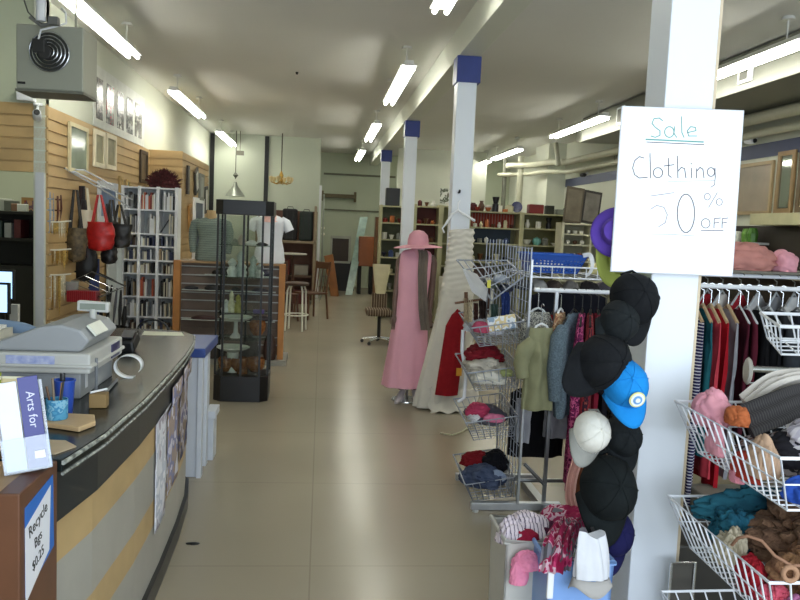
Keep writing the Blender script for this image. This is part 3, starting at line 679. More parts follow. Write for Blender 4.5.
wallpic('framed_print', 9.24, 9.67, 2.17, 2.57, mat('ded3b8', rough=.5), mat('857c58', rough=.4, var=.3, nscale=6), 'narrow cream framed picture, right of the cream pair', fw=.05)
wallpic('framed_print', 10.93, 11.35, 2.10, 2.54, mat('3a2c1e', rough=.5), mat('5b5142', rough=.3, var=.3), 'dark framed narrow picture by the slat wall corner', fw=.05)
wallpic('framed_print', 8.95, 9.75, 1.55, 2.02, mat('c9cdd0', rough=.5), mat('5f7594', rough=.4, var=.2), 'white framed blue picture behind the hanging bags', fw=.08)
wallpic('framed_mirror', 9.85, 10.0, 1.62, 2.12, mat('b79a62'), mat('a98c55'), 'narrow pale wood frame beside the bag rail', fw=.03)
wallpic('framed_mirror', 10.2, 10.35, 1.65, 2.10, mat('b79a62'), mat('8d9c82'), 'narrow pale wood frame left of the media rack', fw=.03)
pb = thing('poster_board', 'white board of five dark posters on the wall above the slats', 'poster board', (-2.5, 10.1, 2.62))
part('board', MB().bb((-2.499, 8.85, 2.60), (-2.485, 11.25, 3.26)), mat('d6d8d0', rough=.6), pb)
for i, (y0, y1) in enumerate(((8.93, 9.17), (9.33, 9.63), (9.81, 10.1), (10.25, 10.56), (10.69, 11.07))):
    m = blotch([['3a1d20', '55504e', '1c1c20', '7d7570'], ['4a4c50', 'a04048', '25262a', '8a8680'], ['25282c', '6e6a66', '3c4046', 'c8c8c2'], ['1c2024', '5a5854', '303438', 'b8b8b2'], ['30322f', '77726a', '1e2220', 'c0beb5']][i], 9, rough=.25, name='poster_print')
    part('poster', MB().bb((-2.485, y0, 2.69), (-2.479, y1, 3.13)), m, pb)
# bright white ledge: bag rail arms
ra = thing('bag_rail', 'pair of slanting chrome rails on the slat wall holding handbags', 'rail', (-2.45, 8.0, 1.95))
arm1 = [P(64, 168, Y=7.9), P(103, 190, Y=8.4), P(131, 208, Y=8.9)]
arm2 = [P(75, 172, Y=8.0), P(108, 188, Y=8.5), P(133, 200, Y=8.9)]
arm3 = [P(84, 170, Y=8.1), P(112, 185, Y=8.6)]
for a in (arm1, arm2, arm3): part('arm', MB().tube([Vector((-2.479, a[0].y, a[0].z))]+a, .009, 6), mat('dfe4ea', rough=.25, metal=.6), ra, smooth=True)
def handbag(px, py_top, py_bag, py_bot, hw, Y, m, label, strap_m=None, seed=0, shape=1.0):
    top = P(px, py_top, Y=Y); b0 = P(px, py_bag, Y=Y); b1 = P(px, py_bot, Y=Y); w_ = hw*Y/780
    t = thing('handbag', label, 'handbag', tuple(b1), 'handbags on the chrome rails')
    h = b0.z-b1.z
    def fn(u, v):
        th = 2*PI*u; k = math.sin(min(1, v*1.25+.15)*PI*.62); r = w_*(.62+.38*k*shape)
        if v < .08: r *= .3+v/.08*.7
        n = 1+.18*noise.noise(Vector((math.cos(th)*1.5+seed, math.sin(th)*1.5, v*4)))
        return Vector((b1.x+r*math.cos(th)*n, Y+.07*math.sin(th)*n, b1.z+h*v*1.0))
    mb = MB().grid(fn, 24, 14, closeu=True); mb.f.append([i for i in range(24)]); mb.mi.append(0); o = 13*24; mb.f.append([o+i for i in range(24)]); mb.mi.append(0)
    part('body', mb, m, t, smooth=True)
    for s in (-1, 1):
        part('strap', MB().tube([(b0.x-w_*.55, Y+s*.03, b0.z-.03), (top.x-.02, Y+s*.012, top.z), (top.x+.01, Y+s*.012, top.z), (b0.x+w_*.55, Y+s*.03, b0.z-.03)], .009, 6), strap_m or m, t, smooth=True)
    return t
bk = mat('17140f', rough=.45, var=.3); br_ = mat('33291c', rough=.6, var=.5, nscale=25, hex2='6a5a3c')
handbag(76, 190, 228, 262, 10, 8.0, br_, 'mottled brown handbag, left of the cream bag', bk, 1)
handbag(84, 200, 246, 281, 12, 8.3, mat('0f0e0d', rough=.5), 'large black handbag hanging lowest under the mottled one', bk, 2)
handbag(86, 188, 210, 236, 6, 8.32, mat('d6cfb8', rough=.6), 'cream narrow handbag with long straps', None, 3)
handbag(100, 195, 222, 251, 13, 8.2, mat('b01f1c', rough=.4, var=.2, nscale=20), 'bright red handbag with long red straps', None, 4)
handbag(120, 205, 224, 248, 11, 8.5, bk, 'black handbag right of the red one', None, 5)
handbag(109, 204, 248, 264, 8, 8.42, mat('1d1a1a', rough=.4), 'small black pouch bag hanging below the red bag', None, 6)
handbag(112, 200, 222, 240, 6, 8.5, mat('3a342c'), 'dark olive bag behind the red and black bags', None, 7)
# black strap bundle
for i, px in enumerate((72, 81, 83)):
    solo('belt', MB().tube([P(px, 186, Y=8.3), P(px+1, 215, Y=8.3), P(px-1+i, 240, Y=8.3)], .016 if i == 0 else .02, 6), mat(['15120e', '2a1418', '1c1216'][i]), ['black belt hanging left of all handbags', 'dark maroon belt, left of the two maroon ones', 'dark maroon belt, right of the two maroon ones'][i], 'belt', smooth=True)
# jewellery hanging on slat wall
jw = [(49, 192, 236, '8d98a6'), (52, 193, 240, '7d8894'), (57, 196, 226, '5a2f24'), (60, 195, 222, '4a2018')]
gold = ['c9a860', 'd8cfb4', 'a8823c', 'efe6cf']
for i, (px, y0, y1, cc) in enumerate(jw):
    Y = 7.46+i*.1
    solo('necklace', MB().tube([P(px, y0, Y=Y)+Vector((0, .0, 0)), P(px-1.2, (y0+y1)/2, Y=Y), P(px, y1, Y=Y), P(px+1.2, (y0+y1)/2, Y=Y), P(px+.3, y0, Y=Y)], .012, 6), mat(cc, rough=.4, var=.4, nscale=80), ['grey bead necklace at the left end of the top row', 'blue grey bead necklace second in the top row', 'dark red bead necklace third in the top row', 'maroon bead necklace at the right end of the top row'][i], 'necklace', smooth=True)
for row, (y0, n) in enumerate(((222, 9), (250, 9), (275, 8), (322, 6))):
    rl = thing('jewellery_bar', ['top', 'second', 'third', 'lowest'][row]+' clear bar of necklaces on the slat wall', 'display bar', tuple(P(56, y0, Y=7.5)))
    part('bar', MB().tube([P(46.5, y0, Y=7.47), P(58, y0, Y=7.52), P(71, y0-1, Y=7.60)], .008, 6), mat('d8d2c0', rough=.3), rl)
    for i in range(n):
        px = 47.5+i*2.4; ln = random.uniform(10, 20) if row != 2 else random.uniform(20, 42)
        Y = 7.50+.01*i; wd = random.uniform(.4, 1.0)
        g = random.choice(gold if row else gold)
        pts = [P(px-wd, y0, Y=Y), P(px-wd*.9, y0+ln*.6, Y=Y), P(px, y0+ln, Y=Y), P(px+wd*.9, y0+ln*.6, Y=Y), P(px+wd, y0, Y=Y)]
        solo('necklace', MB().tube(pts, random.choice((.004, .006, .010)), 5), mat(g, rough=.35, metal=.3, var=.4, nscale=90), {'c9a860': 'gold', 'd8cfb4': 'ivory', 'a8823c': 'bronze', 'efe6cf': 'pearl'}[g]+' necklace hanging from the '+['top', 'second', 'third', 'lowest'][row]+' clear bar', 'necklace', 'necklaces on the '+['top', 'second', 'third', 'lowest'][row]+' clear bar', smooth=True)
# wire basket with red comb tray, umbrellas and racks below bags
bs = thing('wire_tray', 'slanting wire tray with a red basket under the handbags', 'tray', tuple(P(88, 300, Y=8.1)))
part('frame', MB().tube([P(62, 285, Y=8.1), P(92, 272, Y=8.1), P(126, 286, Y=8.4), P(100, 297, Y=7.9)], .008, 6, closed=True), mat('5a5a58', rough=.3, metal=.5), bs, smooth=True)
part('wires', MB().tube([P(70, 282, Y=8.1), P(104, 296, Y=7.95)], .004, 5).tube([P(78, 279, Y=8.1), P(110, 293, Y=8.05)], .004, 5).tube([P(85, 276, Y=8.1), P(117, 290, Y=8.1)], .004, 5), CHROME, bs)
p0 = P(83, 296, Y=7.9)
rb = thing('red_basket', 'red ribbed plastic basket under the handbags', 'basket', (p0.x, 7.9, p0.z-.08))
mb = MB()
for i in range(15): mb.box((p0.x-.13+i*.0185, 7.84, p0.z), (.011, .008, .11))
part('ribs', mb, mat('a3262e', rough=.4), rb); part('back', MB().bb((p0.x-.14, 7.86, p0.z-.06), (p0.x+.14, 7.98, p0.z+.05)), mat('7d1c24', rough=.4), rb, bevel=.01)
p1 = P(70, 290, Y=8.0); solo('grey_bowl', MB().lathe([(.05, -.05), (.075, .0), (.085, .09), (.08, .09), (.06, .0), (.001, -.03)], p1, 16), mat('8d8f8c', rough=.4), 'grey plastic bowl left of the red basket', 'bowl', smooth=True)
for i, (xa, ya, xb, yb, w_, c_) in enumerate(((112, 285, 106, 322, .018, '141414'), (117, 288, 113, 326, .016, '55555a'), (121, 290, 119, 330, .02, '1a1a1c'), (107, 284, 109, 318, .016, '151515'), (80, 274, 92, 285, .012, '101010'), (99, 273, 124, 286, .012, '18181a'), (125, 306, 123, 332, .03, '101010'), (102, 300, 100, 330, .02, '181414'))):
    solo('umbrella', MB().tube([P(xa, ya, Y=8.2+.03*i), P((xa+xb)/2, (ya+yb)/2, Y=8.2+.03*i), P(xb, yb, Y=8.2+.03*i)], [w_*.5, w_, w_*.3], 8), mat(c_, rough=.5), ['black folded umbrella, left of the hanging five', 'grey folded umbrella hanging under the tray', 'black folded umbrella beside the grey one', 'thin black folded umbrella under the tray', 'short black umbrella lying across the tray back', 'long black umbrella slanting over the tray', 'thick black umbrella beside the media rack', 'stubby black umbrella behind the register display'][i], 'umbrella', smooth=True)
# white leaning board & blue column between bags and rack
solo('display_board', MB().bb((-2.46, 9.30, .0), (-2.44, 9.7, 1.25)).bb((-2.44, 9.68, .0), (-2.38, 9.7, 1.25)), mat('c3c8c4', rough=.5, var=.05), 'pale board standing behind the umbrellas', 'board')
p = P(94, 270, Y=8.7); solo('blue_banner', MB().bb((p.x-.06, 8.7, .4), (p.x+.05, 8.73, p.z+.12)), mat('33457a', rough=.6), 'narrow blue board hanging behind the wire tray', 'board')
solo('black_bin', MB().lathe([(.16, 0), (.2, .5), (.19, .5), (.15, .02), (.001, .02)], (-2.15, 8.2, 0), 18), BLACK, 'black bin on the floor under the umbrellas', 'bin', smooth=True)

# ------------------------------------------------------------------ white media rack with books
mx0, mx1, my0, my1 = -2.47, -1.77, 9.9, 10.08
mr = thing('media_rack', 'tall white three column rack of media and books by the slat wall', 'bookcase', (-2.12, 10.0, 0))
zsh = [.05, .22, .42, .60, .80, .945, 1.08, 1.28, 1.485, 1.70, 1.96]
zsh = [.05] + [P(150, y, Y=9.9).z for y in (325, 318, 297, 275, 262, 248, 233, 212)]
ypx = [330, 317.5, 297.5, 274.5, 261, 247, 234.5, 210.5, 188.5]
zsh = [.06] + [P(160, y, Y=9.9).z for y in ypx[1:]]
cols3 = [P(122, 250, Y=9.9).x, P(138.5, 250, Y=9.9).x, P(157, 250, Y=9.9).x, P(175.5, 250, Y=9.9).x]
mb = MB()
for x in cols3: part('upright', MB().bb((x-.018, my0, 0), (x+.018, my1+.06, zsh[-1]+.02)), WHITE, mr)
part('back_panel', MB().bb((cols3[0], my1+.061, 0), (cols3[-1], my1+.07, zsh[-1])), mat('aeb2b2', rough=.6), mr)
for z in zsh:
    for i in range(3): part('shelf', MB().bb((cols3[i]+.0185, my0+.005, z-.009), (cols3[i+1]-.0185, my1+.06, z+.009)), WHITE, mr)
BC = {'cream': 'cfc9b4', 'white': 'd9dbdc', 'black': '1e1d1c', 'brown': '4d3a2c', 'grey': '7c7e7e', 'dark red': '7a2a24', 'orange': 'b5573a', 'tan': 'a08a68', 'navy': '2c3350'}
rown = ['bottom', 'second lowest', 'third lowest', 'fourth lowest', 'middle', 'fourth highest', 'second highest', 'top']
for r in range(8):
    for c in range(3):
        x = cols3[c]+.024; xe = cols3[c+1]-.024; h = zsh[r+1]-zsh[r]-.02
        if r in (6,) and c == 1: x += .08
        if r == 6 and c == 2: x += .11
        while x < xe-.012:
            wd = random.uniform(.012, .024); hh = h*random.uniform(.62, .9)
            if x+wd > xe: break
            if random.random() < (.22 if r in (1, 2) else .08): x += wd*1.5; continue
            pal = ['orange', 'dark red', 'cream', 'white'] if (r == 2 and c == 1) or (r == 7 and c == 1) else (['white', 'white', 'cream', 'grey', 'black'] if r in (1, 6, 7) else ['cream', 'brown', 'black', 'grey', 'cream', 'tan', 'white', 'navy'])
            k = random.choice(pal)
            zz = zsh[r]+.0095
            solo('book', MB().bb((x, my0+.015, zz), (x+wd-.001, my0+.13, zz+hh)), mat(BC[k], rough=.5), '%s spine on the %s shelf of the %s column of the white rack' % (k, rown[r], ['left', 'centre', 'right'][c]), 'book', '%s spines on the %s shelf, %s column' % (k, rown[r], ['left', 'centre', 'right'][c]))
            x += wd
p = cols3[1]+.02
# magazines leaning (one in each of three cells)
for c, r, an in ((2, 6, .55), (0, 7, -.6), (0, 2, .35)):
    xm = (cols3[c]+cols3[c+1])/2 - .02; z0 = zsh[r]+.01; hh = (zsh[r+1]-zsh[r])*.8
    solo('book', MB().box((xm, my0+.03, z0+hh*.5*math.cos(an)+.008), (.012, .02, hh*.95), rot=ry(an)), mat('3a3c40'), 'dark book leaning on the %s shelf of the %s rack column' % (rown[r], ['left', 'centre', 'right'][c]), 'book')
hp = heap_mb((-1.99, 10.02, zsh[-1]+.02), .19, .09, .13, 11, .5, fr=7)
_fl = heap_mb((-1.97, 10.0, zsh[-1]+.022), .16, .07, .10, 11, .5, nu=24, nv=16, fr=6); _r = random.Random(3)
for _k in range(420):
    a_, e_ = _r.uniform(0, 2*PI), _r.uniform(.02, PI/2); d_ = Vector((math.cos(a_)*math.cos(e_), math.sin(a_)*math.cos(e_), math.sin(e_)))
    b_ = Vector((-1.97, 10.0, zsh[-1]+.05))+Vector((d_.x*.15, d_.y*.06, d_.z*.10)); l_ = _r.uniform(.25, .5)
    _fl.tube([b_, b_+Vector((d_.x*.19*l_, d_.y*.1*l_, d_.z*.2*l_))+Vector((_r.uniform(-.02, .02), 0, _r.uniform(-.02, .02)))], [.009, .003], 4)
solo('dried_flowers', _fl, mat('4d1f22', rough=.9, var=.5, nscale=30, bump=1, bscale=80), 'bundle of dark red dried flowers on top of the white rack', 'flowers', smooth=False)
# ------------------------------------------------------------------ second slat block: pictures and a doorway panel
def spic(y0, y1, z0, z1, c, lb, tilt=0, pc='555048'):
    t = thing('small_picture', lb, 'picture', (-2.018, (y0+y1)/2, z0))
    R = rx(tilt)
    cc = Vector((-1.995, (y0+y1)/2, (z0+z1)/2))
    part('frame', MB().box(cc, (.03, y1-y0, z1-z0), rot=R), mat(c, rough=.5), t); part('print', MB().box(cc+Vector((.016, 0, 0)), (.004, (y1-y0)*.6, (z1-z0)*.75), rot=R), mat(pc, rough=.3), t)
spic(11.85, 12.0, 2.0, 2.42, '2a2018', 'dark narrow frame nearest on the far slat block')
spic(12.55, 12.85, 2.05, 2.42, '3a3630', 'tilted dark frame upper left on the far slat block', .35, 'b8b8ae')
spic(13.0, 13.45, 1.95, 2.38, '7d7f76', 'grey framed print on the far slat block', 0, '8c9088')
spic(13.6, 13.9, 1.75, 2.2, '3c3a34', 'tall dark frame at the right edge of the far slat block', .1, 'c5c6bc')
spic(12.05, 12.25, 1.45, 1.85, 'b88a50', 'light wood frame below the other small pictures', .15, 'a87840')
ad = thing('white_framed_opening', 'white framed dark panel on the far slat block', 'panel', (-2.0, 13.0, 0))
part('frame', MB().bb((-2.02, 12.55, .02), (-1.985, 12.65, 1.9)).bb((-2.02, 13.45, .02), (-1.985, 13.55, 1.9)).bb((-2.02, 12.55, 1.9), (-1.985, 13.55, 1.98)), WHITE, ad)
part('panel', MB().bb((-2.02, 12.65, .02), (-2.0, 13.45, 1.9)), mat('4c5668', rough=.5), ad)
solo('carton', MB().bb((-2.01, 10.6, 0), (-1.75, 10.9, .75)), mat('b4b09a', rough=.6), 'beige carton standing behind the gondola left end', 'carton', bevel=.01)
solo('scrap', heap_mb(P(193, 544, Z=.001), .035, .014, .006, 5, .4, nu=18, nv=10), BLACK, 'small dark scrap lying on the aisle floor beside the counter', 'scrap', smooth=True)
solo('hook', MB().lathe([(.012, -.03), (.02, -.001)], P(297, 72, Z=3.53), 8), BLACK, 'small dark hook on the ceiling above the aisle', 'hook')
# ------------------------------------------------------------------ glass display tower
gx0, gx1, gy0, gy1 = -.93, -.455, 7.12, 7.50
gc_ = thing('display_tower', 'black framed glass display tower standing in the aisle', 'display cabinet', ((gx0+gx1)/2, 7.3, 0))
def octo(e=0, c=.07): return [(gx0-e+c, gy0-e), (gx1+e-c, gy0-e), (gx1+e, gy0-e+c), (gx1+e, gy1+e), (gx0-e, gy1+e), (gx0-e, gy0-e+c)]
part('base', MB().prism(octo(.01), 0, .235), mat('0f0e10', rough=.4), gc_, bevel=.004)
part('top_box', MB().prism(octo(.02), 1.70, 1.83), mat('101113', rough=.4), gc_, bevel=.004)
for x, y in octo()+[((gx0+gx1)/2, gy0), ((gx0+gx1)/2, gy1)]:
    part('post', MB().bb((x-.009, y-.009, .235), (x+.009, y+.009, 1.70)), BLACK, gc_)
GL = glassy('eef2ef', .02, .04)
for z in (.34, .57, .62, .99, 1.03-.02+.0, 1.20-.02, 1.42):
    pass
SH = [.56, .80, 1.13, 1.42]
for z in SH: part('glass_shelf', MB().prism(octo(-.012), z, z+.006), glassy('dfe6e0', .05, .12), gc_)
part('glass_pane', MB().bb((gx0+.075, gy0-.002, .24), (gx1-.075, gy0, 1.69)), GL, gc_); part('glass_pane', MB().bb((gx0, gy0+.08, .24), (gx0+.002, gy1-.01, 1.69)), GL, gc_); part('glass_pane', MB().bb((gx1-.002, gy0+.08, .24), (gx1, gy1-.01, 1.69)), GL, gc_)
PORC = mat('d9dad4', rough=.25, var=.04, name='porcelain')
cs = thing('cake_stand', 'white pedestal cake stand in the glass tower', 'cake stand', (-.76, 7.28, .567))
part('foot', MB().lathe([(.055, .0), (.05, .012), (.022, .05), (.018, .14), (.03, .165)], (-.76, 7.28, .567), 20), PORC, cs, smooth=True)
part('plate', MB().lathe([(.02, .166), (.125, .172), (.15, .195), (.147, .2), (.12, .182), (.001, .18)], (-.76, 7.28, .567), 28), PORC, cs, smooth=True)
solo('platter', MB().lathe([(.05, 0), (.13, .03), (.155, .045), (.15, .05), (.12, .038), (.001, .012)], (-.78, 7.27, .435), 28).lathe([(.05, -.19), (.055, 0)], (-.78, 7.27, .435), 16), PORC, 'pale oval platter below the cake stand', 'platter', smooth=True)
for i, (x, z, r, c) in enumerate(((-.56, .68, .075, '6a3418'), (-.84, .335, .07, '5a2c18'), (-.72, .335, .08, '6a3820'), (-.57, .335, .085, '713a1c'), (-.69, .27, .05, '4a2414'))):
    solo('glass_bowl', MB().lathe([(.04, -.08), (r, -.03), (r*1.05, .03), (r*.9, .05), (r*.85, .045), (r*.9, -.02), (.001, -.06)], (x, 7.26-.0*i, z if i < 1 else z), 20), mat(c, rough=.2, var=.5, nscale=40, hex2='a06a3c'), ['amber bowl beside the cake stand', 'brown jar at the tower bottom left', 'brown glass bowl at the tower bottom centre', 'amber jar at the tower bottom right', 'small brown bowl at the very bottom of the tower'][i], 'bowl', smooth=True)
fl = [( -.80, 1.137, .055, .17, 'd2d6cf'), (-.73, 1.137, .05, .24, 'c3cbc2'), (-.62, 1.137, .05, .20, 'b8c2b8'), (-.55, 1.137, .045, .13, 'c8ccc5'), (-.70, 1.137, .035, .12, 'e2e4de')]
for i, (x, z, r, h, c) in enumerate(fl):
    solo('figurine', MB().lathe([(r*.8, 0), (r*.7, .02), (r*.9, h*.3), (r*.5, h*.55), (r*.8, h*.75), (r*.35, h*.92), (.002, h)], (x, 7.22+.05*(i % 3), z), 14), mat(c, rough=.3, var=.12, nscale=30), ['white round vase, left on the middle glass shelf', 'tallest pale figurine on the middle glass shelf', 'pale green figurine on the middle glass shelf', 'squat white jar, right on the middle glass shelf', 'small white cup in front on the middle glass shelf'][i], 'ornament', smooth=True)
for i, (x, h, c) in enumerate(((-.72, .10, 'b7a89a'), (-.63, .05, 'e4e4e0'), (-.54, .035, '2c2c2c'), (-.78, .06, '8a8f80'))):
    solo('ornament', MB().lathe([(.03, 0), (.04, h*.4), (.02, h*.8), (.002, h)], (x, 7.22, 1.427), 12, sx=1.6 if i in (1, 2) else 1), mat(c, rough=.3), ['tan figurine on the top glass shelf', 'white dish on the top glass shelf', 'black and white ornament on the top glass shelf', 'grey green ornament on the top glass shelf'][i], 'ornament', smooth=True)
for i, (x, h, c) in enumerate(((-.80, .20, 'cfc9a8'), (-.74, .17, 'a8a050'), (-.85, .12, 'c9cac4'))):
    solo('figurine', MB().lathe([(.04, 0), (.045, .03), (.02, h*.6), (.025, h*.8), (.002, h)], (x, 7.24, .807), 12), mat(c, rough=.4, var=.3, nscale=30), ['cream figurine above the cake stand', 'yellow green figurine above the cake stand', 'white figurine at the left above the cake stand'][i], 'figurine', smooth=True)
solo('purple_box', MB().bb((-.60, 7.2, .807), (-.50, 7.26, .84)), mat('5a4a86'), 'small purple box on the lower glass shelf', 'box', bevel=.003)

# ------------------------------------------------------------------ slatwall gondola behind
go = thing('gondola', 'low slatwall gondola with orange wood end panels behind the glass tower', 'display unit', (-1.0, 9.3, 0))
ORW = mat('b57a3e', rough=.5, var=.1, nscale=5, name='orange_wood')
part('end_panel', MB().bb((-.47, 9.05, .06), (-.40, 9.12, 1.17)), ORW, go, bevel=.004); part('end_panel', MB().bb((-1.66, 9.05, .06), (-1.58, 9.12, 1.17)), ORW, go, bevel=.004)
mb = MB().bb((-1.58, 9.14, .1), (-.47, 9.17, 1.14))
z = .12
while z < 1.1: mb.bb((-1.58, 9.125, z), (-.47, 9.14, z+.085)); z += .098
part('slat_back', mb, mat('6d5d52', rough=.6, var=.1), go)
for z in (.21, .30, .50, .59, .71, .80, .90, 1.0, 1.10): part('aluminium_strip', MB().bb((-1.58, 9.115, z), (-.47, 9.124, z+.012)), mat('b4b6b4', rough=.3, metal=.3), go)
part('base_deck', MB().bb((-1.70, 8.95, 0), (-.36, 9.6, .06)), mat('8f8c84', rough=.5), go); part('back_board', MB().bb((-1.62, 9.5, .06), (-.42, 9.53, 1.14)), mat('a0805a'), go)
for z, x0, x1 in ((.50, -1.55, -.50), (.84, -1.55, -.50), (1.02, -1.3, -.5)): part('glass_shelf', MB().bb((x0, 8.98, z), (x1, 9.11, z+.008)), mat('c9cfc9', rough=.1), go)
part('top_board', MB().bb((-1.62, 9.06, 1.145), (-.44, 9.55, 1.165)), mat('a0805a', rough=.5), go)
for i, (x, z, w_, h, c) in enumerate(((-1.45, .849, .16, .05, '1a1a22'), (-1.20, .849, .2, .07, '141418'), (-.95, .849, .1, .05, '30302c'), (-.68, 1.029, .26, .09, '14142a'), (-1.1, 1.029, .25, .08, '181412'), (-1.3, .509, .3, .06, '3a1f1c'), (-1.0, .509, .22, .06, '451f20'), (-.68, .509, .3, .07, '22141a'), (-.68, .849, .18, .05, '241f2a'), (-.55, .07, .14, .36, '3c241c'), (-.78, .07, .22, .30, '2a2420'), (-1.2, .07, .3, .25, '3a322c'))):
    solo('handbag', heap_mb((x, 9.02, z), w_*.5, .045, h*.62, 20+i, .2, nu=24, nv=14), mat(c, rough=.5, var=.2), ['small navy purse at the left on the gondola', 'black clutch bag left of centre on the gondola', 'grey purse in the middle of the gondola', 'navy bag on the upper right gondola shelf', 'black bag on the upper left gondola shelf', 'brown purse on the lower left gondola shelf', 'maroon purse on the lower middle gondola shelf', 'dark purse on the lower right gondola shelf', 'dark purse on the middle right gondola shelf', 'tall brown bag standing at the gondola right foot', 'dark bag standing on the gondola base', 'grey brown bag at the gondola left foot'][i], 'handbag', smooth=True)
# dress form torsos
def torso(cx_, cy, zb_, h, m, label, neck_m, scale=1, collar=None, long_=False):
    t = thing('dress_form', label, 'dress form', (cx_, cy, zb_))
    pr = [(.155, 0), (.165, .03), (.15, .18), (.128, .30), (.145, .42), (.165, .50), (.165, .55), (.10, .60), (.06, .615)]
    k = h/.615
    part('garment', MB().lathe([(r*scale, z*k) for r, z in pr], (cx_, cy, zb_), 32, sy=.62), m, t, smooth=True)
    part('neck', MB().lathe([(.075, .0), (.058, .03), (.056, .10), (.05, .105)], (cx_, cy, zb_+h-.02), 18), neck_m, t, smooth=True)
    for s in (-1, 1):
        part('sleeve', MB().tube([(cx_+s*.11*scale, cy, zb_+h*.90), (cx_+s*.165*scale, cy, zb_+h*.84), (cx_+s*(.185 if long_ else .205)*scale, cy, zb_+h*.68)]+([(cx_+s*.19*scale, cy, zb_+h*.42), (cx_+s*.18*scale, cy-.02, zb_+h*.18)] if long_ else []), [.05, .058, .055]+([.045, .036] if long_ else []), 12), m, t, smooth=True)
    if collar: part('collar', MB().lathe([(.12, -.02), (.075, .02), (.07, .035)], (cx_, cy-.03, zb_+h-.03), 20, rot=rx(.3)), collar, t, smooth=True)
    part('stand', MB().tube([(cx_, cy, zb_-.0), (cx_, cy, zb_+.1)], .02, 8), CHROME, t)
    return t
gm = bands(['5a6862', '87948c', '48554f', '94a098'], 'Z', 12, .6, name='checked')
torso(-1.28, 9.3, 1.167, .50, gm, 'dress form in a dark green checked top on the gondola', mat('a68a60', rough=.6, name='tan_form'), 1.1, long_=True)
torso(-.60, 9.25, 1.167, .56, cloth('e2e5ea', var=.03), 'dress form in a white short sleeved top on the gondola', mat('d8cfc0', rough=.6), 1.1, cloth('e3b9b0'))
# ------------------------------------------------------------------ bar stool and chairs further back
so_ = thing('bar_stool', 'bar stool with round dark seat and white tube legs by the gondola', 'stool', (-.35, 12.0, 0))
part('seat', MB().lathe([(.17, .70), (.185, .71), (.185, .735), (.16, .75)], (-.35, 12.0, 0), 20), mat('4a3325', rough=.5), so_, smooth=True)
for a in (0.6, 2.2, 3.75, 5.3):
    part('leg', MB().tube([(-.35+.13*math.cos(a), 12+.13*math.sin(a), .70), (-.35+.165*math.cos(a), 12+.165*math.sin(a), .62), (-.35+.19*math.cos(a), 12+.19*math.sin(a), .01)], .014, 8), mat('dcdccf', rough=.35), so_, smooth=True)
part('foot_ring', MB().tube([(-.35+.185*math.cos(a), 12+.185*math.sin(a), .25) for a in [i*PI/12 for i in range(24)]], .011, 6, closed=True), mat('dcdccf', rough=.35), so_, smooth=True)
def wood_chair(x, y, label, m, rz_=0):
    t = thing('wooden_chair', label, 'chair', (x, y, 0), rotz=rz_)
    part('seat', MB().box((0, 0, .45), (.42, .42, .03)), m, t, bevel=.01, local=True)
    for sx in (-1, 1):
        part('leg', MB().tube([(sx*.18, -.18, .44), (sx*.20, -.21, .005)], .018, 8), m, t, local=True); part('leg', MB().tube([(sx*.19, .26, 1.0), (sx*.17, .2, .45), (sx*.20, .23, .005)], .018, 8), m, t, local=True)
    part('backrest', MB().box((0, .25, .93), (.40, .02, .12)), m, t, bevel=.01, local=True)
    for k in range(3): part('spindle', MB().tube([(-.1+.1*k, .2, .46), (-.1+.1*k, .25, .88)], .009, 6), m, t, local=True)
    return t
wood_chair(-.62, 13.2, 'dark wooden chair behind the bar stool', mat('4d2c1c', rough=.4, var=.15), .5)
wood_chair(-.15, 13.6, 'brown wooden chair beside the post of the back rack', mat('5d3a22', rough=.4, var=.15), -.9)
wt = thing('side_table', 'small round pale topped table behind the bar stool', 'table', (-.50, 14.4, 0))
part('top', MB().lathe([(.24, 0), (.25, .02), (.23, .03)], (-.50, 14.4, 1.07), 22), mat('b9b5a8', rough=.4), wt, smooth=True)
part('leg', MB().tube([(-.50, 14.4, .03), (-.50, 14.4, 1.07)], .025, 8), mat('4d2c1c'), wt); part('foot', MB().lathe([(.17, 0), (.15, .02), (.03, .04)], (-.50, 14.4, 0), 16), mat('4d2c1c'), wt)
# back rack with suitcases
bk_ = thing('back_shelf', 'brown open shelf unit with suitcases in front of the white partition', 'shelf unit', (-.5, 16.2, 0))
BR = mat('5b4232', rough=.6, var=.1)
part('shelf', MB().bb((-1.3, 15.9, 1.24), (-.10, 16.6, 1.29)), mat('8c7a60', rough=.5), bk_); part('shelf', MB().bb((-1.3, 15.95, .55), (-.10, 16.6, .59)), BR, bk_)
part('back_panel', MB().bb((-1.3, 16.6, .02), (-.10, 16.63, 1.9)), mat('6b4a3c', rough=.7), bk_)
for x in (-1.3, -.14): part('upright', MB().bb((x-.02, 15.9, 0), (x+.03, 16.6, 2.0)), mat('8c7a60', rough=.5), bk_)
for i, (xa, xb, z1) in enumerate(((-.80, -.50, .64), (-.46, -.18, .60))):
    s_ = thing('suitcase', ['black suitcase, left of the two on the brown shelf', 'dark green suitcase, right of the two on the brown shelf'][i], 'suitcase', ((xa+xb)/2, 16.1, 1.291))
    part('body', MB().bb((xa, 15.98, 1.291), (xb, 16.25, 1.291+z1)), mat(['141316', '1d2824'][i], rough=.7), s_, bevel=.04)
    part('handle', MB().tube([((xa+xb)/2-.06, 16.1, 1.291+z1), ((xa+xb)/2-.05, 16.1, 1.33+z1), ((xa+xb)/2+.05, 16.1, 1.33+z1), ((xa+xb)/2+.06, 16.1, 1.291+z1)], .008, 6), BLACK, s_)
    for x_ in (xa+.09, xb-.09): part('strap', MB().bb((x_-.01, 15.974, 1.31), (x_+.01, 15.98, 1.26+z1)), BLACK, s_)
solo('black_bag', heap_mb((-1.02, 16.1, 1.291), .18, .15, .24, 41, .25, nu=24, nv=16), BLACK, 'black bag left of the suitcases behind the white top', 'bag', smooth=True)
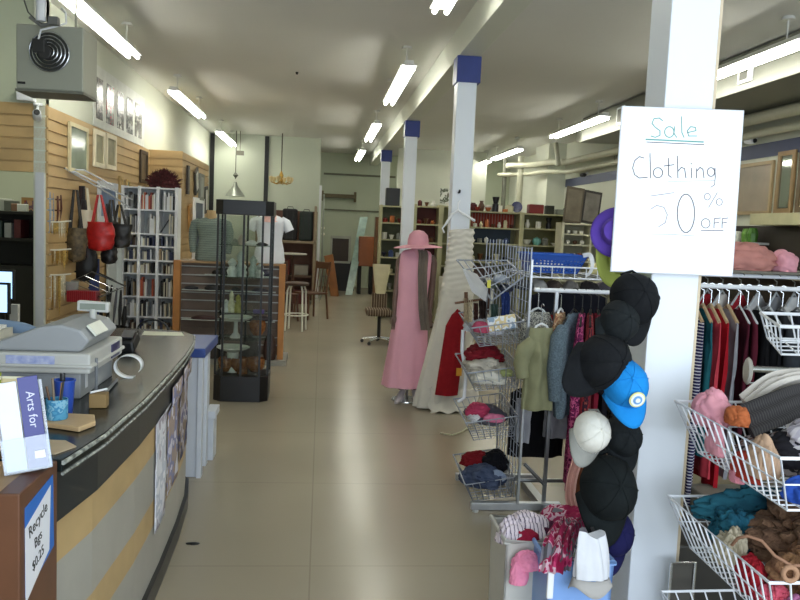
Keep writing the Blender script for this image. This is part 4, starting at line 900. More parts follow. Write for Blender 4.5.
for i, (x, z, w_, h, c) in enumerate(((-1.1, .592, .3, .25, '3a2a22'), (-.75, .592, .25, .3, '6a2a22'), (-.4, .592, .3, .2, '8a8478'), (-.9, .0, .5, .3, '2e2822'), (-.38, .0, .3, .28, '54201c'))):
    solo('carton', MB().bb((x-w_/2, 16.0, z+.002), (x+w_/2, 16.4, z+h)), mat(c, rough=.6), ['brown box on the lower shelf left', 'red box on the lower shelf middle', 'grey box on the lower shelf right', 'dark box on the floor below the suitcases', 'dark red box on the floor by the rack post'][i], 'box', bevel=.01)
for i, y in enumerate((228, 234)):
    p = P(323, y, Y=17.5); solo('porcelain_knob', MB().lathe([(.002, -.04), (.035, -.02), (.04, 0), (.035, .02), (.002, .04)], p, 12), mat('e8e4d0', rough=.3), ['upper', 'lower'][i]+' cream round knob on the post by the corridor', 'knob', smooth=True)
solo('clothes_post', MB().tube([(.02, 17.3, 0), (.02, 17.3, 2.3)], .02, 8).tube([(.02, 17.3, .5), (.18, 17.3, .5)], .015, 6), mat('8f9488', rough=.4), 'thin grey upright post at the corridor corner', 'post')
# chandelier and hanging lamp on the partition
ch = thing('chandelier', 'small brass chandelier hanging before the white partition', 'chandelier', (-.90, 17.0, 2.5))
BRS = mat('a3813c', rough=.3, metal=.8, var=.1)
part('chain', MB().tube([(-.90, 17, 2.72), (-.90, 17, ZC-.001)], .012, 6), mat('4a4636'), ch); part('body', MB().lathe([(.01, -.12), (.05, -.06), (.03, 0), (.05, .06), (.01, .16)], (-.90, 17, 2.58), 12), BRS, ch, smooth=True)
for k in range(6):
    a = k*PI/3+.3; c_, s_ = math.cos(a), math.sin(a)
    ar = part('arm', MB().tube([(-.90, 17, 2.52), (-.90+.12*c_, 17+.12*s_, 2.46), (-.90+.22*c_, 17+.22*s_, 2.50)], .012, 6), BRS, ch, smooth=True)
    part('lamp_cup', MB().lathe([(.02, 0), (.045, .05), (.05, .10), (.02, .12)], (-.90+.22*c_, 17+.22*s_, 2.50), 10), mat('cdb98a', rough=.3), ar, smooth=True)
pl = thing('pendant_lamp', 'wire cone pendant hanging above the dress forms', 'pendant lamp', (-1.86, 17.0, 2.15))
part('cord', MB().tube([(-1.86, 17, 2.52), (-1.86, 17, ZC-.001)], .010, 6), mat('4a4a40'), pl)
part('ball', MB().lathe([(.01, -.06), (.06, 0), (.01, .06)], (-1.86, 17, 2.60), 12), mat('5a5c52'), pl, smooth=True)
part('shade', MB().lathe([(.22, 0), (.20, .02), (.05, .22), (.03, .3)], (-1.86, 17, 2.16), 16), mat('8f938a', rough=.3, metal=.5), pl, smooth=True)
part('lamp_head', MB().box(P(240, 153, Y=17), (.16, .1, .09)).tube([P(240, 153, Y=17), (P(240, 153, Y=17).x, 17, ZC-.001)], .008), mat('6d6a5c'), pl)
# corridor end furniture
cab = thing('brown_cabinet', 'brown wooden cabinet with framed door at the end of the corridor', 'cabinet', (.75, 19.8, 0))
p0 = P(331, 261, Y=19.5); p1 = P(350, 237, Y=19.5)
part('lower_body', MB().bb((p0.x-.02, 19.6, 0), (p1.x+.15, 20.3, p0.z-.02)), mat('1f1c18', rough=.5), cab)
part('upper_body', MB().bb((p0.x, 19.6, p0.z-.02), (p1.x, 20.2, p1.z)), mat('3c2f22', rough=.5), cab)
part('frame', MB().bb((p0.x-.03, 19.57, p0.z-.05), (p1.x+.03, 19.6, p0.z)).bb((p0.x-.03, 19.57, p1.z-.05), (p1.x+.03, 19.6, p1.z+.02)).bb((p0.x-.03, 19.57, p0.z), (p0.x+.02, 19.6, p1.z)).bb((p1.x-.02, 19.57, p0.z), (p1.x+.03, 19.6, p1.z)), mat('a7a89a', rough=.5), cab)
a = P(324, 256, Y=18); b_ = P(337, 297, Y=18)
solo('wooden_plank', MB().slab([P(324, 256, Y=18.6), P(333, 254, Y=18.6), P(339, 296, Y=18.0), P(331, 299, Y=18.0)], (0, .10, 0)), mat('8a5528', rough=.45, var=.2, nscale=4), 'orange brown plank leaning in the corridor', 'plank', bevel=.01)
ot = thing('orange_cabinet', 'orange brown wooden cabinet right in the corridor end', 'cabinet', (1.2, 18.9, 0))
p0 = P(358, 266, Y=18.8); p1 = P(375, 237, Y=18.8)
part('body', MB().bb((p0.x, 18.8, p0.z), (p1.x, 19.3, p1.z)), mat('8a4a1c', rough=.4, var=.12, nscale=4), ot, bevel=.01)
part('door', MB().bb((p0.x+.03, 18.78, p0.z+.03), (p1.x-.03, 18.8, p1.z-.03)), mat('96531f', rough=.35, var=.12, nscale=4), ot, bevel=.004)
for x in (p0.x+.05, p1.x-.05): part('leg', MB().bb((x-.04, 18.85, 0), (x+.04, 19.25, p0.z)), mat('15130f'), ot)
p = P(377, 245, Y=18.4); solo('tall_post_cabinet', MB().bb((p.x-.06, 18.3, 0), (p.x+.06, 18.6, P(377, 217, Y=18.4).z)), mat('6a4420', rough=.5, var=.2), 'tall narrow brown board leaning beside the far column', 'board')
solo('clear_sheet', MB().slab([P(345, 296, Y=18.5), P(352, 296, Y=18.5), P(368, 217, Y=19.2), P(360, 217, Y=19.2)], (0, .02, 0)), mat('8fa89c', rough=.2, var=.2), 'greenish glass sheet leaning at the corridor end', 'glass sheet')
p = P(338, 196, Y=20.8); solo('bar_bracket', MB().bb((p.x-.38, 20.72, p.z-.05), (p.x+.42, 20.89, p.z+.05)).bb((p.x-.44, 20.70, p.z-.14), (p.x-.38, 20.89, p.z+.12)).bb((p.x+.42, 20.70, p.z-.14), (p.x+.48, 20.89, p.z+.12)), mat('5d5232', rough=.6), 'brown wooden bar bracket high on the corridor end wall', 'bracket')
bh2 = struct('trim_8', MB().bb((.0, 20.86, 2.95), (1.9, 20.895, 3.0)).bb((.0, 20.86, 2.02), (1.9, 20.895, 2.06)), mat('6a6c58', rough=.6))
# swivel chairs near the aisle
sw = thing('office_chair', 'cream backed office chair with plaid seat behind the pink mannequin', 'chair', (.85, 10.9, 0))
PL = bands(['2a221c', '6f5a48', '3a2c24', 'a8967c'], 'X', 9, name='plaid')
part('seat', MB().box((.83, 10.85, .46), (.36, .40, .09)), PL, sw, bevel=.03)
def cb_(u, v): 
    a = 2*PI*u; r = .5+.5*v
    return (.86+math.cos(a)*.13*(.55+.45*v), 11.02+math.sin(a)*.03, .70+v*.42)
m_ = MB().grid(cb_, 20, 8, closeu=True); m_.f.append([7*20+i for i in range(20)]); m_.mi.append(0)
part('backrest', m_, mat('c5bc98', rough=.6), sw, smooth=True)
part('lower_back', MB().box((.85, 11.03, .60), (.22, .05, .22)), PL, sw, bevel=.01)
part('pole', MB().tube([(.85, 10.9, .06), (.85, 10.9, .42)], .025, 8), BLACK, sw)
for k in range(5):
    a = k*2*PI/5+.3; lg = part('leg', MB().tube([(.85, 10.9, .09), (.85+.24*math.cos(a), 10.9+.24*math.sin(a), .06)], .018, 8), CHROME, sw)
    part('castor', MB().lathe([(.022, -.012), (.026, 0), (.022, .012)], (.85+.24*math.cos(a), 10.9+.24*math.sin(a), .027), 10, rot=rx(PI/2)), BLACK, lg)
wood_chair(1.25, 9.6, 'dark wooden chair half hidden behind the pink dress', mat('3a241c', rough=.4), .2)
# ------------------------------------------------------------------ pink mannequin
mn = thing('mannequin', 'pink dress mannequin standing in the aisle with scarf and wide hat', 'mannequin', (.87, 7.25, 0))
PINK = mat('e6a9ba', rough=.75, var=.03, bump=.15, bscale=6, name='pink_satin')
MSK = mat('6d564b', rough=.5, name='mannequin_skin')
mx, my = .87, 7.25
def dressfn(u, v):
    th = 2*PI*u; k = v
    zs_ = [(0, .16, .215, .17), (.25, .50, .185, .14), (.5, .85, .158, .12), (.62, 1.03, .14, .10), (.75, 1.20, .15, .11), (.86, 1.34, .15, .09), (.94, 1.42, .145, .065), (.975, 1.445, .11, .05), (1, 1.455, .06, .04)]
    for (a, za, xa, ya), (b, zb2, xb, yb) in zip(zs_, zs_[1:]):
        if a <= v <= b:
            t = (v-a)/(b-a); z = za+(zb2-za)*t; hx = xa+(xb-xa)*t; hy = ya+(yb-ya)*t; break
    f = 1+.05*(1-v)**1.5*math.sin(th*7)+.02*(1-v)*math.sin(th*13+1)
    lean = .055*v
    return (mx-.035+lean+hx*f*math.cos(th), my+hy*f*math.sin(th), z)
m_ = MB().grid(dressfn, 56, 44, closeu=True); m_.f.append([43*56+i for i in range(56)]); m_.mi.append(0)
part('dress', m_, PINK, mn, smooth=True)
hc = Vector((.895, 7.22, 1.50))
part('head', MB().lathe([(.045, -.13), (.042, -.07), (.06, -.05), (.078, .0), (.075, .05), (.045, .09), (.002, .10)], hc, 18, sy=1.1), PINK, mn, smooth=True)
part('neck', MB().tube([(.905, 7.25, 1.36), (.915, 7.25, 1.42)], .05, 12), MSK, mn, smooth=True)
ht_ = part('hat', MB().lathe([(.10, -.02), (.098, .04), (.085, .09), (.05, .125), (.002, .135)], hc+Vector((0, 0, 0)), 28), mat('d79aa5', rough=.85, bump=.4, bscale=40), mn, smooth=True)
part('brim', MB().lathe([(.095, .0), (.17, -.012), (.225, -.025), (.227, -.031), (.17, -.02), (.095, -.008)], hc, 32, rot=ry(-.05), sy=.85), mat('d79aa5', rough=.85, bump=.4, bscale=40), ht_, smooth=True)
def limb(pts, rr, nm): part(nm, MB().tube(pts, rr, 12), MSK, mn, smooth=True)
limb([(.76, 7.28, 1.40), (.735, 7.28, 1.33), (.72, 7.27, 1.15), (.705, 7.25, .98), (.70, 7.2, .83)], [.025, .034, .029, .024, .018], 'arm')
limb([(1.04, 7.28, 1.40), (1.06, 7.28, 1.33), (1.06, 7.30, 1.15), (1.055, 7.30, 1.0), (1.04, 7.26, .86)], [.025, .034, .029, .024, .018], 'arm')
for i, (bx, by, bz) in enumerate(((.70, 7.2, .83), (1.04, 7.26, .86))):
    h_ = MB().lathe([(.004, -.05), (.022, -.03), (.026, 0), (.018, .03), (.004, .04)], (bx, by-.005, bz-.03), 10, sy=.6)
    for k in range(4): h_.tube([(bx-.016+.011*k, by, bz-.06), (bx-.018+.012*k, by-.01, bz-.10), (bx-.018+.012*k, by-.005, bz-.13)], [.007, .006, .005], 6)
    h_.tube([(bx-.02, by-.01, bz-.02), (bx-.035, by-.02, bz-.05), (bx-.034, by-.02, bz-.075)], [.008, .007, .006], 6)
    part('hand', h_, MSK, mn, smooth=True)
SHW = mat('d9cfd2', rough=.3, name='white_shoe')
for dx, a_ in ((-.065, -.5), (.07, .1)):
    cx_ = mx+dx
    limb([(cx_, my+.02, .40), (cx_, my+.02, .22), (cx_, my+.02, .12)], [.05, .04, .03], 'leg')
    R = rz(a_)
    def q(x, y, z): v = R @ Vector((x, y, 0)); return (cx_+v.x, my+v.y, z)
    part('shoe', MB().tube([q(0, .04, .10), q(0, -.01, .075), q(0, -.07, .03), q(0, -.13, .018)], [.030, .032, .034, .014], 12).tube([q(0, .05, .09), q(0, .055, .002)], [.016, .007], 8), SHW, mn, smooth=True)
part('stand_base', MB().lathe([(.15, .001), (.148, .010), (.02, .013)], (mx, my+.1, 0), 28).tube([(mx, my+.1, .01), (mx, my+.06, .5)], .012, 8), CHROME, mn)
solo('scarf', strip_mb([(.93, 7.14, 1.45), (.94, 7.12, 1.40), (.935, 7.10, 1.25), (.94, 7.09, 1.1), (.95, 7.075, .95), (.965, 7.065, .82), (.98, 7.06, .72)], (.09, 0, 0), .012, wr=.008, seed=3), mat('756a60', rough=.9, var=.1, bump=.5, bscale=90), 'long grey brown scarf draped down the pink dress', 'scarf', smooth=True)
# ------------------------------------------------------------------ white gown hanging on the second column
wg = thing('white_gown', 'strapless ruched white gown hanging in front of the second column', 'dress', (1.25, 7.02, .02))
GW = mat('d5d0c4', rough=.55, var=.03, bump=.2, bscale=10, name='ivory_satin')
def gown(u, v):
    th = 2*PI*u
    zz = 1.66-1.64*v
    cxx = 1.265-.05*v-.10*max(0, v-.5)
    hw = .115+.0*v if v < .1 else (.115+.045*(v-.1)/.3 if v < .4 else .16+.10*(v-.4)/.6)
    dd = .06+.05*v
    ruf = .009*math.sin(v*190+3*math.cos(th+.5)+2.5*noise.noise(Vector((math.cos(th)*2, v*9, 0))))*max(0, 1-v*1.8)
    fold = .012*min(1, max(0, v-.25)*1.6)*math.sin(th*9+2.5*noise.noise(Vector((v*3, math.cos(th), 4))))
    r = 1+(ruf+fold)/.12
    return (cxx+hw*r*math.cos(th), 7.02+dd*r*math.sin(th)-.02*v, zz+.012*math.cos(th)*(v < .05))
m_ = MB().grid(gown, 72, 120, closeu=True); m_.f.append(list(range(72))); m_.mi.append(0)
part('skirt', m_, GW, wg, smooth=True)
part('train', MB().grid(lambda u, v: (1.02+.44*u+.02*math.sin(v*9), 6.92-.10*v+.05*math.sin(u*9+v*2)*.4, .012+.20*(1-v)**2+.012*math.sin(u*20+v*4)), 24, 12), GW, wg, smooth=True, solid=.004)
solo('hanger', MB().tube([(1.13, 7.12, 1.70), (1.18, 7.13, 1.79), (1.24, 7.14, 1.83), (1.31, 7.13, 1.79), (1.40, 7.12, 1.74)], .011, 8).tube([(1.24, 7.14, 1.83), (1.24, 7.15, 1.90), (1.26, 7.17, 1.92)], .006, 6).tube([(1.13, 7.12, 1.70), (1.10, 7.12, 1.66), (1.12, 7.12, 1.62)], .008, 6), WHITE, 'white plastic hanger holding the ivory gown on the column', 'hanger', smooth=True)
solo('screw_hook', MB().tube([(1.26, 7.27, 2.0), (1.26, 7.22, 2.0), (1.26, 7.21, 2.02)], .010, 6), BLACK, 'small black hook on the second column above the gown', 'hook')
rd = MB().grid(lambda u, v: (lambda th: (1.235-.07*v+(.03+.06*min(1, v*5)+.014*v)*math.cos(th), 6.83+.05*math.sin(th)*(1+.2*math.sin(th*3)), .95-.78*v-.04*abs(math.cos(th))*(1 if v < .05 else 0)))(2*PI*u), 30, 16, closeu=True)
rd.f.append(list(range(30))); rd.mi.append(0)
rt = thing('red_garment', 'dark red garment hanging before the ivory gown', 'garment', (1.18, 6.83, .17))
part('body', rd, cloth('8e1a22', var=.1), rt, smooth=True)
part('price_tag', MB().box(tuple(P(459, 372, Y=6.76)), (.05, .004, .07)), mat('d99a2c'), rt)
# ------------------------------------------------------------------ crockery shelves along the back
def shelfunit(x0, x1, y, z0, zs_, label, m, name='shelf_unit', depth=.35, divs=0, backm=None, zt=None):
    t = thing(name, label, 'shelf unit', ((x0+x1)/2, y+depth/2, 0))
    zt = zt or zs_[-1]
    for x in (x0, x1): part('side', MB().bb((x-.02, y, 0), (x+.02, y+depth, zt+.02)), m, t)
    for k in range(divs):
        x = x0+(x1-x0)*(k+1)/(divs+1); part('divider', MB().bb((x-.015, y, z0), (x+.015, y+depth, zt)), m, t)
    for z in zs_: part('shelf', MB().bb((x0+.0205, y+.001, z-.012), (x1-.0205, y+depth, z+.012)), m, t)
    part('back', MB().bb((x0, y+depth+.001, .0), (x1, y+depth+.015, zt)), backm or m, t)
    return t
CRS = mat('a8a580', rough=.55, var=.05, name='cream_shelf'); SHY = 13.6
s1 = shelfunit(2.58, 3.50, SHY, .6, [.75, 1.10, 1.43, 1.71, 1.99], 'crockery shelf unit with a red upper and a dark blue lower bay', CRS, backm=mat('6f6e50', rough=.7))
s2 = shelfunit(3.54, 4.50, SHY, .6, [.75, 1.10, 1.43, 1.73, 1.99], 'crockery shelf unit with a plain green back, near the right wall', CRS, backm=mat('7f7d56', rough=.7))
solo('red_cloth_backing', MB().bb((2.62, SHY+.30, 1.725), (3.44, SHY+.34, 1.97)), bands(['8f3a34', 'b8867a', '8f3a34', 'a8503f'], 'X', 6), 'red striped board standing on the upper red bay', 'board')
solo('blue_board', MB().bb((2.62, SHY+.30, 1.445), (3.40, SHY+.34, 1.69)), mat('27384a', rough=.6), 'dark blue board in the bay under the red one', 'board')
s3 = shelfunit(1.62, 2.05, SHY, .6, [.75, 1.10, 1.40, 1.72, 2.03], 'narrow shelf unit with red back behind the pink hat', CRS, backm=mat('5e2c24', rough=.7), zt=2.05)
s4 = shelfunit(2.09, 2.54, SHY, .6, [1.0, 1.40, 1.72, 2.05], 'narrow shelf unit with olive back left of the ivory gown', CRS, backm=mat('8a875a', rough=.7), zt=2.05)
s5 = shelfunit(1.05, 1.5, SHY+.4, .4, [.5, .8, 1.1, 1.42, 1.72, 2.02], 'narrow shelf unit seen between the two far columns', CRS, backm=mat('60634a', rough=.7))
s6 = shelfunit(3.90, 4.85, 12.4, .6, [.9, 1.22, 1.49, 1.66, 1.83], 'lower white pigeonhole shelf unit before the right wall', mat('c4c2a8', rough=.5), divs=1, backm=mat('a3a188'))
def pot(x, y, z, r, h, c, kind):
    pr = {'vase': [(.6, 0), (.9, .25), (1, .5), (.5, .8), (.6, 1)], 'bowl': [(.4, 0), (.5, .1), (1, .9), (1, 1)], 'cup': [(.8, 0), (1, .2), (1, 1), (.9, 1)], 'jar': [(.9, 0), (1, .1), (1, .8), (.6, .9), (.6, 1)], 'teapot': [(.6, 0), (1, .4), (.8, .8), (.3, .9), (.1, 1)], 'coffee maker': [(.8, 0), (.8, .5), (.55, .55), (.9, .9), (.9, 1)], 'plate': [(.3, 0), (1, .8), (1, 1)], 'tin': [(1, 0), (1, 1)]}[kind]
    return MB().lathe([(r*a, h*b+.001) for a, b in pr], (x, y, z), 14)
CN = {'white': 'e0ded2', 'cream': 'cfc8a4', 'red': '8a2c22', 'dark red': '521c18', 'blue': '3a4a78', 'black': '17171a', 'teal': '69a39b', 'brown': '5a3a24', 'grey': '7d7f78', 'orange': 'c07040', 'navy': '23263c', 'green': '4a6a44'}
def setrow(row, lab, group=None):
    for i, (x, y, z, r, h, c, k) in enumerate(row):
        solo(k.replace(' ', '_'), pot(x, y, z, r, h, CN[c], k), mat(CN[c], rough=.3, var=.08), '%s %s, %s' % (c, k, lab), k, '%s %ss, %s' % (c, k, lab), smooth=True)
setrow([(2.66, 13.75, 2.003, .07, .14, 'dark red', 'jar'), (2.80, 13.72, 2.003, .06, .18, 'brown', 'vase'), (2.72, 13.66, 2.003, .05, .07, 'red', 'bowl'), (2.93, 13.75, 2.003, .06, .07, 'orange', 'bowl'), (3.05, 13.7, 2.003, .07, .26, 'black', 'coffee maker'), (3.30, 13.7, 2.003, .08, .13, 'cream', 'jar'), (3.22, 13.66, 2.003, .05, .05, 'orange', 'cup')], 'on top of the red bay unit')
solo('white_box', MB().bb((2.9, 13.8, 2.003), (3.2, 13.93, 2.12)), mat('e4e2d6'), 'white box on top of the red bay unit', 'box', bevel=.005)
def platesolo(x, z, r, c, lb): solo('decorative_plate', MB().lathe([(r*.6, 0), (r, .018), (r, .022), (r*.6, .008), (.001, .008)], (x, 13.85, z+r+.003), 22, rot=rx(PI/2-.15)), mat(c, rough=.3, var=.25, nscale=30), lb, 'plate', smooth=True)
platesolo(3.47, 2.003, .10, '4a4c70', 'blue plate standing between the two crockery units')
solo('red_casserole', MB().bb((3.68, 13.75, 2.003), (3.95, 13.95, 2.17)), mat('7a2420', rough=.4), 'red rectangular pan set on top of the green backed unit', 'pan', bevel=.02)
solo('dark_tin', MB().bb((4.0, 13.75, 2.003), (4.14, 13.92, 2.16)), mat('2a2c22', rough=.5), 'dark square tin on top of the green backed unit', 'tin', bevel=.01)
solo('grey_box', MB().bb((4.19, 13.75, 2.003), (4.32, 13.92, 2.10)), mat('7f857a'), 'grey small box on top of the green backed unit', 'box', bevel=.005)
platesolo(4.40, 2.003, .078, '54505e', 'grey round plate at the right end of the shelf top'); platesolo(4.56, 1.985, .068, '8a3430', 'red round plate at the right end of the shelf top')
setrow([(3.66, 13.75, 1.742, .045, .15, 'white', 'vase'), (3.86, 13.75, 1.742, .05, .12, 'white', 'cup'), (4.05, 13.75, 1.742, .06, .20, 'black', 'coffee maker'), (4.25, 13.75, 1.742, .03, .04, 'brown', 'bowl'), (4.38, 13.72, 1.742, .05, .11, 'white', 'teapot')], 'on the upper green bay')
setrow([(3.66, 13.75, 1.442, .09, .09, 'white', 'bowl'), (3.84, 13.72, 1.442, .085, .15, 'teal', 'teapot'), (4.0, 13.75, 1.442, .06, .14, 'grey', 'jar'), (4.2, 13.75, 1.442, .09, .05, 'white', 'bowl'), (4.36, 13.75, 1.442, .06, .09, 'cream', 'jar')], 'on the lower green bay')
setrow([(2.7+.11*i, 13.72, 1.722, .035, .06+.04*(i % 3), ['white', 'cream', 'orange', 'brown', 'white', 'cream', 'dark red'][i], ['cup', 'vase', 'jar'][i % 3]) for i in range(7)], 'on the shelf before the red striped board')
setrow([(2.68+.12*i, 13.72, 1.442, .042, .05+.03*(i % 3), ['white', 'grey', 'white', 'blue', 'grey', 'blue'][i], ['bowl', 'cup', 'teapot'][i % 3]) for i in range(6)], 'on the shelf before the dark blue board')
setrow([(2.68+.15*i, 13.75, 1.112, .055, .1+.04*(i % 2), ['cream', 'brown', 'black', 'cream', 'black'][i], ['jar', 'bowl'][i % 2]) for i in range(5)], 'on the low shelf of the red bay unit')
setrow([(3.66+.17*i, 13.75, 1.112, .06, .1+.06*(i % 2), ['dark red', 'black', 'dark red', 'brown', 'black'][i], ['jar', 'tin'][i % 2]) for i in range(5)], 'on the low shelf of the green backed unit')
setrow([(4.02+.11*i, 12.5, 1.674, .035, .05, 'white', 'cup') for i in range(3)]+[(4.48+.11*i, 12.5, 1.674, .035, .06, 'white', 'cup') for i in range(3)]+[(4.02+.12*i, 12.5, 1.504, .04, .07, ['white', 'brown', 'white'][i], 'teapot') for i in range(3)]+[(4.5+.13*i, 12.5, 1.504, .04, .07, 'cream', 'teapot') for i in range(2)], 'in the pigeonholes by the right wall')
setrow([(4.05+.2*i, 12.55, 1.234, .06, .12, ['cream', 'orange', 'grey', 'cream'][i], 'jar') for i in range(4)], 'on the lower pigeonhole shelf')
setrow([(1.70+.12*i, 13.72, z_, .04, .07+.03*((i+j) % 2), [['red', 'brown', 'orange'], ['white', 'dark red', 'brown'], ['white', 'cream', 'grey'], ['dark red', 'brown', 'white']][j][i], ['jar', 'bowl', 'vase'][(i+j) % 3]) for j, z_ in enumerate((1.732, 1.412, 1.112, 2.042)) for i in range(3)], 'on the narrow red backed unit')
setrow([(1.13+.13*i, 14.12, z_, .045, .08+.04*((i+j) % 2), [['red', 'orange', 'dark red'], ['white', 'white', 'grey'], ['navy', 'blue', 'white'], ['white', 'cream', 'green'], ['white', 'grey', 'cream']][j][i], ['jar', 'cup', 'bowl'][(i+j) % 3]) for j, z_ in enumerate((1.732, 1.432, 1.112, .812, .512)) for i in range(3)], 'on the unit between the far columns')
setrow([(2.2, 13.72, 2.062, .05, .05, 'white', 'bowl'), (2.32, 13.72, 2.062, .05, .07, 'cream', 'cup')], 'on top of the olive backed unit')
solo('black_speaker', MB().bb((1.13, 14.1, 2.033), (1.38, 14.3, 2.35)), BLACK, 'black speaker box on the unit between the far columns', 'speaker', bevel=.01)
p = P(446, 203, Y=13.8); solo('picture_tile', MB().box((p.x, 13.8, 2.24), (.22, .03, .26), rot=rx(-.1)), blotch(['c9cfc9', '6a7060', 'd9dcd2'], 12), 'small pale picture leaning on top of the olive backed unit', 'picture')
solo('dresser', MB().bb((2.2, 13.2, 0), (2.95, 13.55, 1.05)), mat('3a2018', rough=.5, var=.15), 'dark red brown dresser half hidden behind the gown', 'dresser', bevel=.01)
solo('carton', MB().bb((1.9, 12.0, 0), (2.5, 12.4, .9)), mat('b9b6a6', rough=.6), 'white carton stack behind the mannequin shoulder', 'carton', bevel=.01)
wood_chair(2.2, 10.8, 'white painted chair behind the ivory gown', mat('cfcfc6', rough=.4), -.4)
# leaning pictures on pigeonhole unit / right wall
def leanpic(x, y, z, w_, h, tilt, fmat, pmat, lb):
    t = thing('leaning_picture', lb, 'picture', (x, y, z)); R = rx(-.18) @ ry(tilt)
    c = Vector((x, y, z+h/2*.98))
    part('frame', MB().box(c, (w_, .03, h), rot=R), fmat, t); part('print', MB().box(c+Vector((0, -.018, 0)), (w_*.8, .006, h*.86), rot=R), pmat, t)
leanpic(4.12, 12.62, 1.85, .30, .60, .12, mat('4f4636'), mat('554d3f', hex2='6b6252', nscale=6), 'brown tall picture, left of the two leaning on the pigeonhole unit')
leanpic(4.42, 12.62, 1.85, .30, .55, .14, mat('2a2622'), mat('57524a', hex2='77726a', nscale=6), 'grey dark edged picture, right of the two leaning on the pigeonhole unit')
# ------------------------------------------------------------------ sale sign on the near column
sg = thing('sale_sign', 'white hand lettered clothing sale board on the near column', 'sign', (1.25, 2.67, 1.53))
q = [P(623, 106.5, Y=2.672), P(743.5, 111, Y=2.672), P(732, 276, Y=2.672), P(611.5, 271, Y=2.672)]
part('board', MB().slab(q, (0, .012, 0)), mat('f2f4f8', rough=.35, var=.01, name='whiteboard'), sg)
part('board_rim', MB().tube([v+Vector((0, .004, 0)) for v in q], .005, 6, closed=True), mat('dfe2ea', rough=.4), sg)
def circ(cx_, cy, r, ry_=None, a0=0, a1=360): return [(cx_+r*math.cos(math.radians(a)), cy+(ry_ or r)*math.sin(math.radians(a))) for a in range(a0, a1+1, 20)]
TEAL = mat('5f9c96', rough=.6); INK = mat('4a4a55', rough=.6); FAINT = mat('8f8f98', rough=.6); GREY = mat('6b6b75', rough=.6)
def strokes(name, lst, m, w_):
    mb = MB()
    for ln in lst:
        pts = [P(600+x/3, 90+y/3, Y=2.6712) for x, y in ln]
        for a, b in zip(pts, pts[1:]):
            d = (b-a); L = d.length
            if L < 1e-6: continue
            d /= L; n = Vector((d.z, 0, -d.x))*w_/2; e = d*w_*.35
            mb.add([a-e-n, b+e-n, b+e+n, a-e+n], [(0,1,2,3)])
    for i in range(len(mb.v)): mb.v[i].y -= .0002*(i//4 % 2)
    part(name, mb, m, sg, solid=.0002)
strokes('word_sale', [[(188,92),(178,84),(162,86),(156,100),(166,112),(180,122),(180,136),(166,142),(153,138)], circ(208,126,14,16), [(224,110),(222,130),(230,142)], [(244,80),(246,128),(252,142)], [(262,128),(288,122),(286,112),(272,110),(262,122),(266,138),(290,138)]], TEAL, .0035)
strokes('underline_teal', [[(138,148),(310,156)]], TEAL, .005)
strokes('underline_grey', [[(140,156),(312,164)]], INK, .003)
strokes('word_clothing', [[(132,204),(118,200),(104,212),(98,234),(104,254),(118,264),(142,262)], [(150,190),(152,264)], circ(174,248,14,15), [(206,205),(206,256),(214,262)], [(192,228),(222,224)], [(232,198),(234,264)], [(234,244),(244,232),(254,236),(258,264)], [(274,234),(275,264)], [(273,220),(275,222)], [(290,264),(290,236)], [(290,244),(300,232),(309,238),(312,264)], circ(333,246,11,13), [(345,234),(346,262)]], INK, .0032)
strokes('letter_tail', [[(346,260),(344,284),(332,292)]], GREY, .0028)
strokes('faint_rule', [[(205,274),(345,272)]], FAINT, .002)
strokes('figure_five', [[(152,318),(222,308)], [(152,358),(170,346),(192,352),(202,374),(196,398),(176,410)]], FAINT, .003)
strokes('figure_zero', [circ(258,370,26,58)], INK, .0035)
strokes('rule', [[(155,432),(212,433),(284,438)]], FAINT, .002)
strokes('percent_mark', [circ(322,320,9,10), [(352,308),(326,352)], circ(358,336,9,10)], GREY, .0025)
strokes('word_off', [circ(317,400,13,14), [(342,414),(343,386),(362,384)], [(343,399),(357,397)], [(366,414),(367,386),(384,384)], [(367,399),(380,397)], [(303,422),(370,421)]], INK, .0028)
# narrow wood edge strip on the column's right side, upper
solo('column_edge_strip', MB().bb((1.381, 2.735, .3), (1.392, 2.90, 3.2)), mat('cbbba0', rough=.6), 'beige narrow strip running up the right side of the near column', 'strip')

